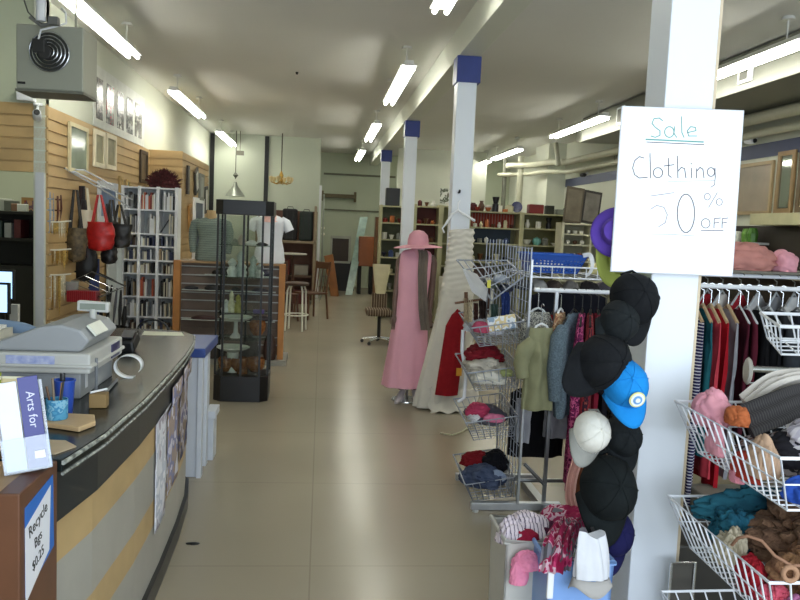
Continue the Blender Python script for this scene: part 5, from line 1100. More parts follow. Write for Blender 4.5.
# ------------------------------------------------------------------ caps and hats hung on the near column
def cap(px, py, Y, ang, m, label, size=1.0, bill_m=None, face=0.0, emblem=False, strap=True, deep=1.0):
    """ang: bill direction in the picture plane, 0 = straight down, positive = swung to the left"""
    o = P(px, py, Y=Y); t = thing('baseball_cap', label, 'cap', tuple(o), 'hats hung on the near column')
    a = math.radians(ang); bill = Vector((-math.sin(a)*.86, -.5, -math.cos(a)*.86)).normalized(); up = Vector((math.sin(a)*.5+math.sin(face)*.5, -.86, .5*math.cos(a)))
    up = (up-bill*up.dot(bill)).normalized(); sd = up.cross(bill)
    M = Matrix((bill, sd, up)).transposed().to_4x4(); M.translation = o
    s = size; mb = MB()
    def dome(u, v):
        th = 2*PI*u; ph = v*PI/2; r = math.cos(ph)**.8
        wob = 1+.04*noise.noise(Vector((math.cos(th)*2, math.sin(th)*2+px, v*2)))
        return (.095*s*r*math.cos(th)*wob+.012*s*math.sin(ph), .080*s*r*math.sin(th)*wob, .098*s*deep*math.sin(ph)**.9*(1+.10*math.cos(th)*math.cos(ph))*wob)
    mb.grid(dome, 28, 10, closeu=True); part('crown', mb.xf(M), m, t, smooth=True)
    mb = MB()
    def bl(u, v):
        th = (u-.5)*PI*.86; rr = .092+.072*v*math.cos(th*.9)
        return (s*(rr*math.cos(th)), s*(.078+.004*v)*math.sin(th)*1.0, s*(.004-.028*v*(1-.2)+(.022*math.cos(th)-.012)))
    part('bill', mb.grid(bl, 18, 6).xf(M), bill_m or m, t, smooth=True, solid=.004)
    part('button', MB().lathe([(.006*s, 0), (.006*s, .004), (.001, .006)], (.012*s, 0, .098*s*deep), 8).xf(M), m, t, smooth=True)
    sm = MB()
    for k in range(3):
        a_ = k*PI/3+PI/6
        sm.tube([Vector(dome((a_+(PI if f > 1 else 0))/(2*PI) % 1, f if f <= 1 else 2-f))*1.012 for f in [i/10 for i in range(1, 20)]], .0012*s, 4)
    part('seams', sm.xf(M), m, t)
    if strap: part('back_strap', MB().tube([(-.085*s, -.04*s, .006), (-.108*s, 0, .004), (-.085*s, .04*s, .006)], .005*s, 6).xf(M), bill_m or m, t, smooth=True)
    if emblem:
        # emblem sits on the front panel, between button and bill
        E = M @ Matrix.Translation(Vector((.083*s, 0, .081*s*deep))) @ Matrix.Rotation(.82, 4, 'Y')
        for nm, r0, z, cc in (('emblem_ring', .027, .004, 'd9d796'), ('emblem_disc', .022, .006, 'e9edf2'), ('emblem_centre', .015, .008, '6f9fd2'), ('emblem_mark', .008, .010, 'e9edf2')):
            part(nm, MB().lathe([(r0, z-.003), (r0, z)], (0, 0, 0), 20).xf(E), mat(cc, rough=.6), t)
    return t
BKC = cloth('15171a', var=.25); BK2 = cloth('1c2022', var=.25)
cap(632, 300, 2.62, 8, BKC, 'black cap directly under the sale sign', 1.05)
cap(617, 322, 2.56, 30, BK2, 'dark grey black cap overlapping below the topmost black cap', .85)
cap(600, 362, 2.52, 62, BKC, 'large black cap pointing left beside the blue cap', 1.15)
cap(624, 384, 2.47, -8, cloth('1c86d2', var=.06), 'bright blue cap with round emblem on the near column', .92, emblem=True)
cap(590, 432, 2.53, 28, cloth('d8d6cc', var=.05), 'off white cap left of the column below the blue cap', .80, bill_m=cloth('8a8a84'))
cap(622, 436, 2.58, 0, BK2, 'black cap directly below the blue cap', .80)
cap(606, 488, 2.50, 10, cloth('14191a', var=.2), 'largest black cap hanging lowest on the near column', 1.20)
cap(611, 532, 2.66, 12, cloth('20204f', var=.15), 'navy cap behind the lowest black cap', .95)
def brimhat(px, py, Y, axis, m, label, s=1.0):
    o = P(px, py, Y=Y); t = thing('sun_hat', label, 'hat', tuple(o)); z = Vector(axis).normalized(); x = z.cross(Vector((0, 0, 1))).normalized(); y = z.cross(x)
    M = Matrix((x, y, z)).transposed().to_4x4(); M.translation = o
    part('crown', MB().lathe([(.085*s, 0), (.08*s, .05*s), (.06*s, .085*s), (.002, .095*s)], (0, 0, 0), 24).xf(M), m, t, smooth=True)
    part('brim', MB().grid(lambda u, v: ((.083+.065*v)*s*math.cos(2*PI*u), (.083+.065*v)*s*math.sin(2*PI*u), s*(-.02*v+.014*v*math.sin(4*PI*u+1))), 36, 5, closeu=True).xf(M), m, t, smooth=True, solid=.004)
brimhat(616, 232, 2.74, (-.5, -1, .1), cloth('6147ac', var=.08), 'purple sun hat sticking out left of the sale sign', .62)
brimhat(622, 256, 2.83, (.4, -1, .0), cloth('a9b55c', var=.06), 'lime green sun hat under the purple hat', .82)
# white canvas hat on the bin
wh = thing('canvas_hat', 'white canvas hat lying over the blue bin edge', 'hat', tuple(P(590, 590, Y=2.42)))
WC = P(591, 577, Y=2.36)
def wf(u, v):
    th = 2*PI*u; r = .054*(1-.30*v**2); f = 1+.16*math.sin(th*5+1+1.5*v)*(.3+.7*v)+.05*math.sin(th*9)
    return WC+Vector((r*math.cos(th)*f*1.08-.008*v, r*math.sin(th)*.6*f*(1-.35*v), .145*v+.012*math.sin(th*2+.6)*v))
m_ = MB().grid(wf, 60, 20, closeu=True); m_.f.append([19*60+i for i in range(60)]); m_.mi.append(0)
part('crown', m_, cloth('d3d5da', var=.03), wh, smooth=True)
part('brim', MB().grid(lambda u, v: WC+Vector(((.056+.012*v)*math.cos(2*PI*u)*1.05, (.035+.02*v)*math.sin(2*PI*u), -.035*v*(1+.4*math.sin(2*PI*u*3)))), 40, 4, closeu=True), cloth('a9a6a2', var=.03), wh, smooth=True, solid=.003)
solo('hat_strap', MB().tube([P(592, 527, Y=2.40), P(597, 540, Y=2.38), P(600, 548, Y=2.39)], .006, 6), BLACK, 'black strap lying on the white canvas hat', 'strap', smooth=True)

# ------------------------------------------------------------------ bins with scarves at the column foot
def bin_(x0, x1, y0, y1, h, m, label, rim=True):
    t = thing('storage_bin', label, 'bin', ((x0+x1)/2, (y0+y1)/2, 0)); mb = MB(); th = .008; k = .03
    for (a, b), (c, d) in ((((x0, y0), (x1, y0)), (0, 1)), (((x1, y0), (x1, y1)), (-1, 0)), (((x1, y1), (x0, y1)), (0, -1)), (((x0, y1), (x0, y0)), (1, 0))):
        cxm, cym = (x0+x1)/2, (y0+y1)/2
        def sh(p, f): return (cxm+(p[0]-cxm)*f, cym+(p[1]-cym)*f)
        a2, b2 = sh(a, .88), sh(b, .88)
        mb.slab([(a2[0], a2[1], 0.01), (b2[0], b2[1], 0.01), (b[0], b[1], h), (a[0], a[1], h)], (c*th, d*th, 0))
    part('wall_panels', mb, m, t); part('bottom', MB().bb((cxm-(x1-x0)*.43, cym-(y1-y0)*.43, .002), (cxm+(x1-x0)*.43, cym+(y1-y0)*.43, .012)), m, t)
    if rim: part('rim', MB().tube([(x0, y0, h), (x1, y0, h), (x1, y1, h), (x0, y1, h)], .010, 8, closed=True), m, t, smooth=True)
    return t
YB, YW = 2.42, 2.60
bx0, bx1, bh_ = P(548, 580, Y=YB).x, P(613, 580, Y=YB).x, P(580, 563, Y=YB).z
wx0, wx1, wh_ = P(505, 560, Y=YW).x, P(546, 560, Y=YW).x, P(520, 542, Y=YW).z
bw = bin_(wx0, wx1, YW, 2.84, wh_, mat('c4c3bd', rough=.3, var=.04, name='milky_plastic'), 'milky white storage bin at the near column foot')
bb_ = bin_(bx0, bx1, YB, 2.68, bh_, mat('7ea4dc', rough=.3, var=.05, name='light_blue_plastic'), 'light blue storage bin in front of the milky bin')
part('latch', MB().box((bx0+.004, YB-.014, bh_-.06), (.022, .012, .11)), WHITE, bb_, bevel=.004)
def pz(x, y, Y): return P(x, y, Y=Y)
def lump(px, py, Y, a, b, c, sd, m, lb, cat='scarf', fr=3.6, amp=.32):
    p = P(px, py, Y=Y); solo('folded_cloth' if cat == 'cloth' else 'scarf', heap_mb(p-Vector((0, 0, c*1.0)), a, b, c, sd, amp, fr=fr), m, lb, cat, smooth=True)
STR = bands(['cfc3cb', '6e6474', 'd8ccd2', 'd8ccd2'], 'X', 22, 3, dscale=1.5, name='striped_scarf')
MAG = blotch(['8e1c46', '8e1c46', 'a8365e', 'c9a8b4', '8e1c46', '6d6a72'], 14, name='magenta_print')
PNK = cloth('e58aa8', var=.12)
lump(530, 520, 2.72, .095, .09, .075, 51, STR, 'pale scarf with dark stripes lying on the milky bin')
lump(513, 525, 2.68, .06, .06, .062, 52, STR, 'striped end of the striped scarf at the milky bin left edge')
lump(548, 530, 2.70, .06, .07, .06, 63, cloth('4a2038'), 'dark plum cloth in the middle of the milky bin', 'cloth')
lump(524, 533, 2.65, .055, .05, .045, 64, cloth('8f1c36'), 'crimson cloth under the striped scarf', 'cloth')
lump(570, 515, 2.78, .11, .10, .075, 65, MAG, 'heap of magenta printed cloth behind the bins', 'cloth')
lump(584, 535, 2.58, .08, .06, .07, 66, cloth('bfb9c4'), 'pale lilac cloth filling the blue bin', 'cloth')
lump(576, 552, 2.50, .05, .05, .05, 67, blotch(['9fa88c', 'c9c3cb', '5d5a70', 'b06a8c'], 24), 'green and lilac printed cloth in the blue bin', 'cloth')
a_ = [P(572, 522, Y=2.66), P(563, 528, Y=2.56), P(556, 545, Y=2.42), P(553, 560, Y=2.385), P(551, 572, Y=2.38)]
solo('scarf', strip_mb(a_, (.085, -.01, 0), .02, wr=.012, seed=7), MAG, 'magenta printed scarf hanging over the front of the blue bin', 'scarf', smooth=True)
b2_ = [P(585, 522, Y=2.66), P(572, 532, Y=2.54), P(567, 552, Y=2.40), P(565, 570, Y=2.385)]
solo('scarf', strip_mb(b2_, (.045, 0, 0), .02, wr=.01, seed=9), blotch(['7c1a40', 'a33a60', '5b5a62', '8e1c46'], 20), 'darker magenta scarf right of the printed one', 'scarf', smooth=True)
lump(527, 556, 2.56, .045, .03, .045, 61, PNK, 'bright pink cloth knotted over the front of the milky bin', 'cloth')
lump(519, 568, 2.55, .032, .022, .055, 62, PNK, 'lower end of the bright pink cloth on the milky bin', 'cloth')

# ------------------------------------------------------------------ gridwall with slanted baskets
GX = 1.20
gw = thing('gridwall_stand', 'grey wire gridwall stand carrying slanted baskets', 'display stand', (GX, 4.66, 0))
mb = MB()
for i in range(9): mb.tube([(GX, 4.38+i*.0713, .07), (GX, 4.38+i*.0713, 1.57)], .003 if 0 < i < 8 else .005, 5)
part('vertical_wires', mb, WIRE, gw)
mb = MB()
for k in range(20): mb.tube([(GX, 4.38, .09+k*.0775), (GX, 4.95, .09+k*.0775)], .0028, 5)
part('horizontal_wires', mb, WIRE, gw)
mb = MB()
for i in range(7): mb.tube([(GX-.13+i*.021, 5.0, 1.1), (GX-.13+i*.021, 5.0, 1.60)], .003, 5)
part('side_wires', mb, WIRE, gw)
for yy in (4.40, 4.93): part('foot', MB().bb((.93, yy-.02, .015), (1.47, yy+.02, .06)), mat('b5b8bc', rough=.3, metal=.7), gw, bevel=.004)
for x in (.96, 1.44): part('castor', MB().lathe([(.018, 0), (.018, .0145)], (x, 4.40, 0), 10), mat('d0d0cc'), gw)
part('post', MB().bb((1.194, 4.35, .06), (1.206, 4.365, 1.50)), mat('a5a8ac', rough=.3, metal=.6), gw)
def basket(name, label, tl, bl, n=(8, 10), m=WIRE, r=.0032, rr=.0048):
    """tl, bl: four corners of rim and of bottom: back-left, back-right, front-right, front-left"""
    t = thing(name, label, 'basket', tuple(sum((Vector(p) for p in bl), Vector())/4)); tl = [Vector(p) for p in tl]; bl = [Vector(p) for p in bl]
    part('rim', MB().tube(tl, rr, 6, closed=True), m, t); part('bottom_ring', MB().tube(bl, r, 6, closed=True), m, t)
    mb = MB()
    for i in range(4):
        k = n[i % 2]; a, b, c, d = tl[i], tl[(i+1) % 4], bl[i], bl[(i+1) % 4]
        for j in range(k+1):
            f = j/k; mb.tube([a.lerp(b, f), c.lerp(d, f)], r*.8, 5, cap=False)
        mb.tube([a.lerp(c, .5), b.lerp(d, .5)], r*.7, 5, cap=False)
    part('side_wires', mb, m, t)
    mb = MB()
    for j in range(1, n[0]): mb.tube([bl[0].lerp(bl[1], j/n[0]), bl[3].lerp(bl[2], j/n[0])], r*.7, 5, cap=False)
    for j in range(1, n[1]): mb.tube([bl[1].lerp(bl[2], j/n[1]), bl[0].lerp(bl[3], j/n[1])], r*.7, 5, cap=False)
    part('bottom_wires', mb, m, t)
    return t
lv = [(1.13, 1.11, 'top slanted wire basket on the gridwall'), (.865, .845, 'second slanted wire basket on the gridwall'), (.575, .55, 'third slanted wire basket on the gridwall'), (.21, .18, 'lowest slanted wire basket on the gridwall')]
for i, (zb_, zf, lb) in enumerate(lv):
    x0 = [.88, .87, .875, .89][i]
    basket('wire_basket', lb, [(x0, 4.84, zb_), (1.185, 4.84, zb_+.045), (1.185, 4.40, zf+.03), (x0, 4.40, zf-.02)], [(x0+.06, 4.80, zb_-.10), (1.18, 4.80, zb_-.07), (1.18, 4.44, zf-.10), (x0+.06, 4.44, zf-.13)], n=(7, 11))
def cloths(base, items):
    for (dx, dy, dz, a, b, c, m, lb, sd) in items:
        solo('folded_cloth', heap_mb((base[0]+dx, base[1]+dy, base[2]+dz), a, b, c, sd, .32, fr=4.5), m, lb, 'clothing', smooth=True)
cloths((1.03, 4.6, 1.03), [(-.03, .02, .02, .12, .17, .055, cloth('c9cbd4'), 'pale grey cloth in the top slanted basket', 71), (-.07, -.10, .03, .06, .07, .045, cloth('c0556e'), 'pink cloth at the front of the top slanted basket', 72)])
solo('packet', MB().box((1.07, 4.47, 1.115), (.17, .05, .085), rot=ry(-.18) @ rx(-.3)), blotch(['e3e6ea', 'd8c79a', 'e3e6ea', '8fa3b8'], 14), 'white printed packet at the front of the top slanted basket', 'packet', bevel=.006)
cloths((1.04, 4.6, .77), [(-.02, .06, .09, .11, .13, .07, cloth('7e1d28', var=.2), 'dark red checked cloth, top of the second slanted basket', 73), (-.04, -.02, .05, .12, .14, .055, cloth('c4bdb0', var=.2), 'beige cloth in the second slanted basket', 74), (-.02, -.07, -.01, .12, .12, .06, cloth('d6d3c8'), 'cream cloth lowest in the second slanted basket', 75), (.08, -.09, .03, .05, .05, .03, cloth('a8b078'), 'small green cloth in the second slanted basket', 76)])
cloths((1.04, 4.6, .47), [(.0, .03, .03, .12, .15, .06, cloth('5b5a66'), 'slate grey cloth in the third slanted basket', 77), (-.06, .0, .07, .07, .10, .05, cloth('c04466'), 'deep pink cloth in the third slanted basket', 78), (.02, -.12, .06, .06, .05, .03, cloth('d67a9a'), 'light pink folded cloth at the front of the third slanted basket', 79), (-.09, -.05, .05, .04, .06, .03, cloth('d5d5d8'), 'white cloth corner in the third slanted basket', 80)])
cloths((1.04, 4.6, .10), [(.0, -.05, .03, .13, .16, .075, cloth('2a3550', hex2='55607a', nscale=20), 'navy and grey cloth in the lowest slanted basket', 81), (-.02, .10, .09, .10, .08, .06, cloth('7c1820'), 'dark red cloth at the back of the lowest slanted basket', 82), (.08, .06, .08, .08, .10, .09, cloth('15151b'), 'black cloth in the lowest slanted basket', 83), (.06, -.12, .07, .05, .04, .04, cloth('8f9db5'), 'pale blue cloth in the lowest slanted basket', 84)])
# upper tray: slanting grey sheet, jewellery holders
ut = thing('wire_tray', 'wire tray with a slanting grey sheet at the gridwall top', 'tray', (1.0, 4.65, 1.3))
part('frame', MB().tube([(.86, 4.90, 1.46), (1.185, 4.90, 1.47), (1.185, 4.45, 1.40), (1.0, 4.45, 1.25)], .006, 6, closed=True), WIRE, ut)
mb = MB()
for k in range(1, 7): mb.tube([Vector((.86, 4.90, 1.46)).lerp(Vector((1.185, 4.90, 1.47)), k/7), Vector((1.0, 4.45, 1.25)).lerp(Vector((1.185, 4.45, 1.40)), k/7)+Vector((0, .1, -.03))], .004, 5)
for k in range(1, 4): mb.tube([Vector((.86, 4.90, 1.46)).lerp(Vector((1.0, 4.45, 1.25)), k/4), Vector((1.185, 4.90, 1.47)).lerp(Vector((1.185, 4.45, 1.40)), k/4)], .004, 5)
part('wires', mb, WIRE, ut)
solo('grey_sheet', MB().slab([P(462, 268, Y=4.55), P(477, 274, Y=4.75), P(488, 289, Y=4.5), P(486, 302, Y=4.35), P(472, 292, Y=4.4)], (0, .004, 0)), mat('9c9ea2', rough=.5), 'slanting grey card sheet on the tray at the gridwall top', 'card')
for i, (px, py, r_, c, lb) in enumerate(((500, 276, .05, '8a93a0', 'grey glassy ornament'), (492, 282, .045, '2c3630', 'dark green object'), (505, 285, .05, '2a3040', 'dark blue object'), (481, 276, .03, '3a3a3e', 'small dark object'))):
    solo('trinket', heap_mb(P(px, py+6, Y=4.68), r_, .05, r_*.7, 90+i, .2, nu=20, nv=12), mat(c, rough=.3, var=.3), lb+' on the tray at the gridwall top', 'trinket', smooth=True)
solo('yellow_tag', MB().box(P(489, 284, Y=4.4), (.02, .004, .045)), mat('cfc94a'), 'yellow tag hanging on the tray at the gridwall top', 'tag')
solo('blue_scarf', strip_mb([P(505, 292, Y=4.55), P(506, 305, Y=4.53), P(505, 318, Y=4.52)], (.055, 0, 0), .02, seed=2), cloth('26386c'), 'navy blue scarf hanging under the tray by the wires', 'scarf', smooth=True)
for i, (px, y0, y1, c, lb) in enumerate(((466, 298, 322, 'b9a98a', 'beige necklaces, left under the tray'), (470, 300, 326, 'd2c7ac', 'ivory necklaces under the tray'), (476, 303, 320, '4a2a22', 'dark brown necklace under the tray'), (483, 300, 322, '2a1d1a', 'black brown bag under the tray'), (494, 304, 322, '3a5048', 'dark green scarf under the tray'))):
    solo('necklace' if i < 3 else 'small_scarf', strip_mb([P(px, y0, Y=4.6), P(px, (y0+y1)/2, Y=4.6), P(px, y1, Y=4.6)], (.03 if i < 3 else .05, 0, 0), .012, seed=i), mat(c, rough=.5, var=.4, nscale=70), lb, 'necklace' if i < 3 else 'scarf', smooth=True)
solo('necklace_stand', MB().tube([P(455, 303, Y=4.6), P(470, 301, Y=4.6), P(485, 299, Y=4.6)], .008, 6).tube([P(466, 292, Y=4.6), P(466, 301, Y=4.6)], .012, 6), mat('6a4a36', rough=.4), 'small brown bar holding necklaces left of the gridwall', 'stand')
# curved chrome waterfall arm and cord on floor
solo('loose_cord', MB().tube([P(440, 433, Z=.01), P(452, 435, Z=.01), P(462, 432, Z=.01), P(470, 426, Z=.01)], .007, 6), mat('c9c6a8'), 'pale cord curving on the floor left of the lowest basket', 'cord', smooth=True)
solo('rack_hoop', MB().tube([P(463, 330, Y=4.7), P(462, 350, Y=4.7), P(466, 375, Y=4.7), P(464, 398, Y=4.7), P(458, 402, Y=4.7)], .011, 8), WHITE, 'white curved tube rail left of the slanted baskets', 'rail', smooth=True)

# ------------------------------------------------------------------ long garment rack
RY = 4.42; RZ = 1.385
rk = thing('garment_rack', 'long white and chrome garment rack behind the near column', 'clothes rack', (2.1, RY, 0))
part('rail', MB().tube([(1.24, RY, RZ-.06), (1.98, RY, RZ-.06)], .013, 10), WIREW, rk, smooth=True)
part('rail', MB().tube([(1.98, RY, RZ+.0), (3.1, RY, RZ+.0)], .014, 10), WIREW, rk, smooth=True)
part('rail', MB().tube([(1.98, RY+.25, RZ+.055), (3.1, RY+.25, RZ+.06)], .013, 10), WIREW, rk, smooth=True)
part('post', MB().bb((1.365, RY-.01, .06), (1.385, RY+.01, 1.32)), mat('8a8d90', rough=.3, metal=.7), rk)
part('post', MB().bb((3.08, RY-.015, .06), (3.11, RY+.30, 1.45)), mat('8a8d90', rough=.3, metal=.7), rk)
part('post', MB().bb((1.965, RY-.015, .06), (1.995, RY+.28, 1.44)), mat('8a8d90', rough=.3, metal=.7), rk)
part('foot', MB().bb((1.35, RY-.3, .0), (1.40, RY+.4, .05)), mat('8a8d90', rough=.3, metal=.7), rk); part('foot', MB().bb((3.07, RY-.3, .0), (3.12, RY+.4, .05)), mat('8a8d90', rough=.3, metal=.7), rk)
part('brace', MB().tube([(1.25, RY+.02, .28), (1.375, RY, .16)], .012, 6).tube([(1.22, RY+.05, .17), (2.0, RY+.05, .17)], .012, 6), mat('8a8d90', rough=.3, metal=.7), rk)
wsf = thing('wire_shelf', 'white wire shelf edge above the garment rail', 'shelf', (1.6, 4.75, 1.40))
mb = MB()
for ya_, za_ in ((.06, 1.46), (.06, 1.395), (.65, 1.40)): part('edge', MB().tube([(1.22, RY+ya_, za_), (2.05, RY+ya_, za_)], .005, 6), WIREW, wsf)
mb = MB()
for k in range(13): mb.tube([(1.22+k*.069, RY+.06, 1.46), (1.22+k*.069, RY+.06, 1.395), (1.22+k*.069, RY+.65, 1.40)], .003, 5)
part('wires', mb, WIREW, wsf)
bbk = thing('blue_basket', 'blue perforated plastic basket on the wire shelf', 'basket', (1.50, 4.85, 1.412))
BLU = mat('1c4fa8', rough=.4, var=.04, name='blue_basket_plastic')
def perf(a, b, c, d, nu_, nv_, n):
    """panel with punched holes: a,b top corners, d,c bottom corners"""
    mb = MB(); a, b, c, d = map(Vector, (a, b, c, d))
    def at(u, v): return a.lerp(b, u).lerp(d.lerp(c, u), v)
    us = [i/(nu_) for i in range(nu_+1)]; vs_ = [j/nv_ for j in range(nv_+1)]
    hole = lambda i, j: (i % 2 == 1 and j % 2 == 1 and 2 < j < nv_-1)
    for i in range(nu_):
        for j in range(nv_):
            if hole(i, j): continue
            mb.slab([at(us[i], vs_[j]), at(us[i+1], vs_[j]), at(us[i+1], vs_[j+1]), at(us[i], vs_[j+1])], n)
    return mb
x0, x1, y0, y1, zt, zb2 = 1.255, 1.62, 4.62, 4.90, 1.525, 1.415
part('front_panel', perf((x0, y0, zt), (x1, y0, zt), (x1-.05, y0+.03, zb2), (x0+.03, y0+.03, zb2), 29, 11, (0, .004, 0)), BLU, bbk)
part('side_panel', perf((x1, y0, zt), (x1, y1, zt), (x1-.05, y1-.03, zb2), (x1-.05, y0+.03, zb2), 19, 11, (-.004, 0, 0)), BLU, bbk)
part('side_panel', MB().slab([(x0, y0, zt), (x0, y1, zt), (x0+.03, y1-.03, zb2), (x0+.03, y0+.03, zb2)], (.004, 0, 0)), BLU, bbk); part('back_panel', perf((x0, y1, zt), (x1, y1, zt), (x1-.05, y1-.03, zb2), (x0+.03, y1-.03, zb2), 29, 11, (0, -.004, 0)), BLU, bbk)
part('bottom', MB().bb((x0+.03, y0+.03, zb2-.002), (x1-.05, y1-.03, zb2+.003)), BLU, bbk); part('rim', MB().tube([(x0, y0, zt), (x1, y0, zt), (x1, y1, zt), (x0, y1, zt)], .008, 6, closed=True), BLU, bbk)
solo('folded_cloth', heap_mb((1.42, 4.77, 1.42), .11, .09, .05, 94, .2), cloth('c9cad0'), 'white cloth inside the blue perforated basket', 'clothing', smooth=True)
solo('white_cloth_strip', strip_mb([(1.58, 4.60, 1.53), (1.62, 4.59, 1.535), (1.635, 4.58, 1.48), (1.62, 4.57, 1.43), (1.59, 4.56, 1.41)], (0, .012, .006), .006), WHITE, 'white strip of cloth over the right end of the blue basket', 'cloth', smooth=True)
solo('cream_bundle', heap_mb((1.80, 4.72, 1.415), .13, .10, .06, 95, .25), cloth('d8cf96'), 'pale yellow bundle on the wire shelf right of the blue basket', 'clothing', smooth=True)
for i, (x, c) in enumerate(((1.28, '4a4a4c'), (1.37, 'b9b9b4'), (1.47, '5a5046'), (1.58, '8f8c86'), (1.70, '3a3638'), (1.80, '6c6870'))):
    solo('rolled_cloth', heap_mb((x, 4.80, 1.30), .055, .09, .045, 96+i, .3, nu=24, nv=14), cloth(c), ['dark grey', 'pale grey', 'brown', 'mid grey', 'black', 'slate'][i]+' cloth bundle just under the wire shelf', 'clothing', smooth=True)
def garment(x, yaw, w_, L, m, label, d=.035, z=None, y=None, sleeve=0, flare=1.0, seed=0, folds=5, amp=.012, cat='garment', hang='black', hz=.13, tilt=0, name='garment', smat=None):
    """garment on a hanger; local X = shoulder line"""
    z = RZ if z is None else z; y = RY if y is None else y
    t = thing(name, label, cat, (x, y, z-hz), rotz=yaw); t.rotation_euler = (0, tilt, yaw)
    part('body', garment_mb(w_, L, d, seed=seed, flare=flare, folds=folds, amp=amp), m, t, smooth=True, local=True)
    if sleeve:
        for s in (-1, 1):
            sw_ = w_/2
            part('sleeve', MB().tube([(s*(sw_-.03), 0, -.075), (s*(sw_+.015), 0, -.13), (s*(sw_+.03), .01, -.13-sleeve*.5), (s*(sw_+.02), .0, -.13-sleeve)], [.035, .05, .045, .035], 12), smat or m, t, smooth=True, local=True)
    h = thing('hanger', hang+' hanger holding the '+label.split(',')[0].split(' hanging')[0].split(' on the')[0], 'hanger', (x, y, z-hz), 'hangers on the garment rack', rotz=yaw)
    hm = {'black': mat('161616', rough=.35, name='black_plastic'), 'wood': mat('b39a78', rough=.4, var=.1), 'white': WHITE, 'clear': mat('c6ccd0', rough=.15, var=.03), 'grey': mat('8e8f90', rough=.4)}[hang]
    part('bar', MB().tube([(-w_*.46, 0, -.06), (-.03, 0, .012), (0, 0, .025), (.03, 0, .012), (w_*.46, 0, -.06)], .007 if hang != 'wood' else .011, 6), hm, h, smooth=True, local=True)
    part('hook', MB().tube([(0, 0, .02), (0, 0, hz-.035)]+[(.0, .021*math.sin(a), hz-.003-.021*math.cos(a)*1.0) for a in [i*PI*1.35/8 for i in range(9)]], .0028, 6), CHROME if hang != 'black' else hm, h, smooth=True, local=True)
    return t
K = 1.35
RL = 1.325
garment(1.27, .1, .20, .20, blotch(['9a9a92', '3e3e42', 'b5b3a6', '7c7c78'], 60), 'grey patterned top at the left end of the garment rail', z=RL, hang='clear', seed=1)
garment(1.285, .05, .20, .26, cloth('1a2242', var=.1), 'navy top under the grey patterned one', z=RL-.08, y=RY+.045, hang='black', seed=2)
garment(1.268, .12, .155, .475, cloth('8e8e6e', var=.08), 'sage green jacket hanging low at the rack left end', z=1.235, y=RY-.10, sleeve=.16, hang='white', seed=3, folds=4, amp=.014, hz=.12, flare=1.1)
garment(1.405, .9, .18, .32, blotch(['b99672', 'd6b892', '8a5a44', 'c8a47c'], 35), 'peach floral blouse beside the grey cardigan', z=RL, hang='white', seed=4)
garment(1.40, .6, .14, .42, cloth('8e1620'), 'red skirt showing under the peach blouse', z=RL-.02, y=RY+.08, hang='black', seed=5)
garment(1.485, .85, .34, .60, mat('5f6f7a', rough=.95, var=.35, nscale=120, bump=.6, bscale=120, name='knit'), 'blue grey knitted cardigan on the left rack', z=RL, sleeve=.36, seed=6, folds=4, amp=.016, tilt=.0)
garment(1.535, 1.2, .36, 1.02, blotch(['8a2458', '5a1c44', 'c75c88', '7c2050'], 26), 'magenta and purple print dress on the left rack', z=RL, seed=7, folds=5)
garment(1.585, 1.25, .38, 1.05, bands(['8c2c34', '6c2430', '9a4a44', '3a2030'], 'X', 14, 2), 'brick red striped dress on the left rack', z=RL, seed=8)
garment(1.63, 1.3, .38, 1.0, cloth('7d1c30'), 'crimson dress right of the striped one', z=RL, seed=9)
garment(1.68, 1.3, .38, 1.0, cloth('1b1820'), 'black dress right of the crimson one', z=RL, seed=10, sleeve=.3)
garment(1.73, 1.35, .38, .9, blotch(['4a2a28', '1e1a22', '7a6a5c'], 40), 'brown mottled dress behind the hanging caps', z=RL, seed=11)
garment(1.79, 1.35, .38, .95, cloth('33202c'), 'dark plum dress behind the hanging caps', z=RL, seed=12)
garment(1.85, 1.35, .38, .95, cloth('5a1c2c'), 'wine red dress nearest the column on the left rack', z=RL, seed=13)
# lower hanging pieces
solo('trousers', garment_mb(.09, .42, .03, neck=.035, slope=.0, seed=3).xf(Matrix.Translation((1.52, 4.25, .58))), cloth('7a4a32'), 'rust brown trousers hanging below the cardigan', 'trousers', smooth=True)
solo('pink_shawl', strip_mb([(1.50, 4.22, .62), (1.49, 4.18, .45), (1.44, 4.14, .28), (1.44, 4.12, .16), (1.50, 4.10, .10), (1.57, 4.1, .085)], (.07, 0, .0), .02, seed=4), cloth('c99a90'), 'dusty pink shawl trailing to the floor under the rack', 'shawl', smooth=True)
solo('white_trousers', garment_mb(.10, .27, .025, neck=.04, slope=.0, flare=.7, seed=5).xf(Matrix.Translation((1.25, 4.52, .66))), cloth('a9aab0'), 'pale grey trouser leg hanging behind the sage jacket', 'trousers', smooth=True)
solo('grey_shirt', garment_mb(.15, .22, .03, neck=.05, slope=.02, seed=6).xf(Matrix.Translation((1.44, 4.46, .66))), cloth('8d8d94'), 'grey shirt hanging under the cardigan', 'shirt', smooth=True)
solo('black_clothes', garment_mb(.34, .42, .05, neck=.12, slope=.03, seed=7).xf(Matrix.Translation((1.36, 4.62, .70))), cloth('141418'), 'black clothes hanging low behind the rack post', 'clothing', smooth=True)
solo('dark_jumper', garment_mb(.5, .8, .06, neck=.12, slope=.05, seed=8).xf(Matrix.Translation((1.62, 4.95, 1.30))), cloth('22232c'), 'dark jumper hanging behind the left rail', 'jumper', smooth=True)
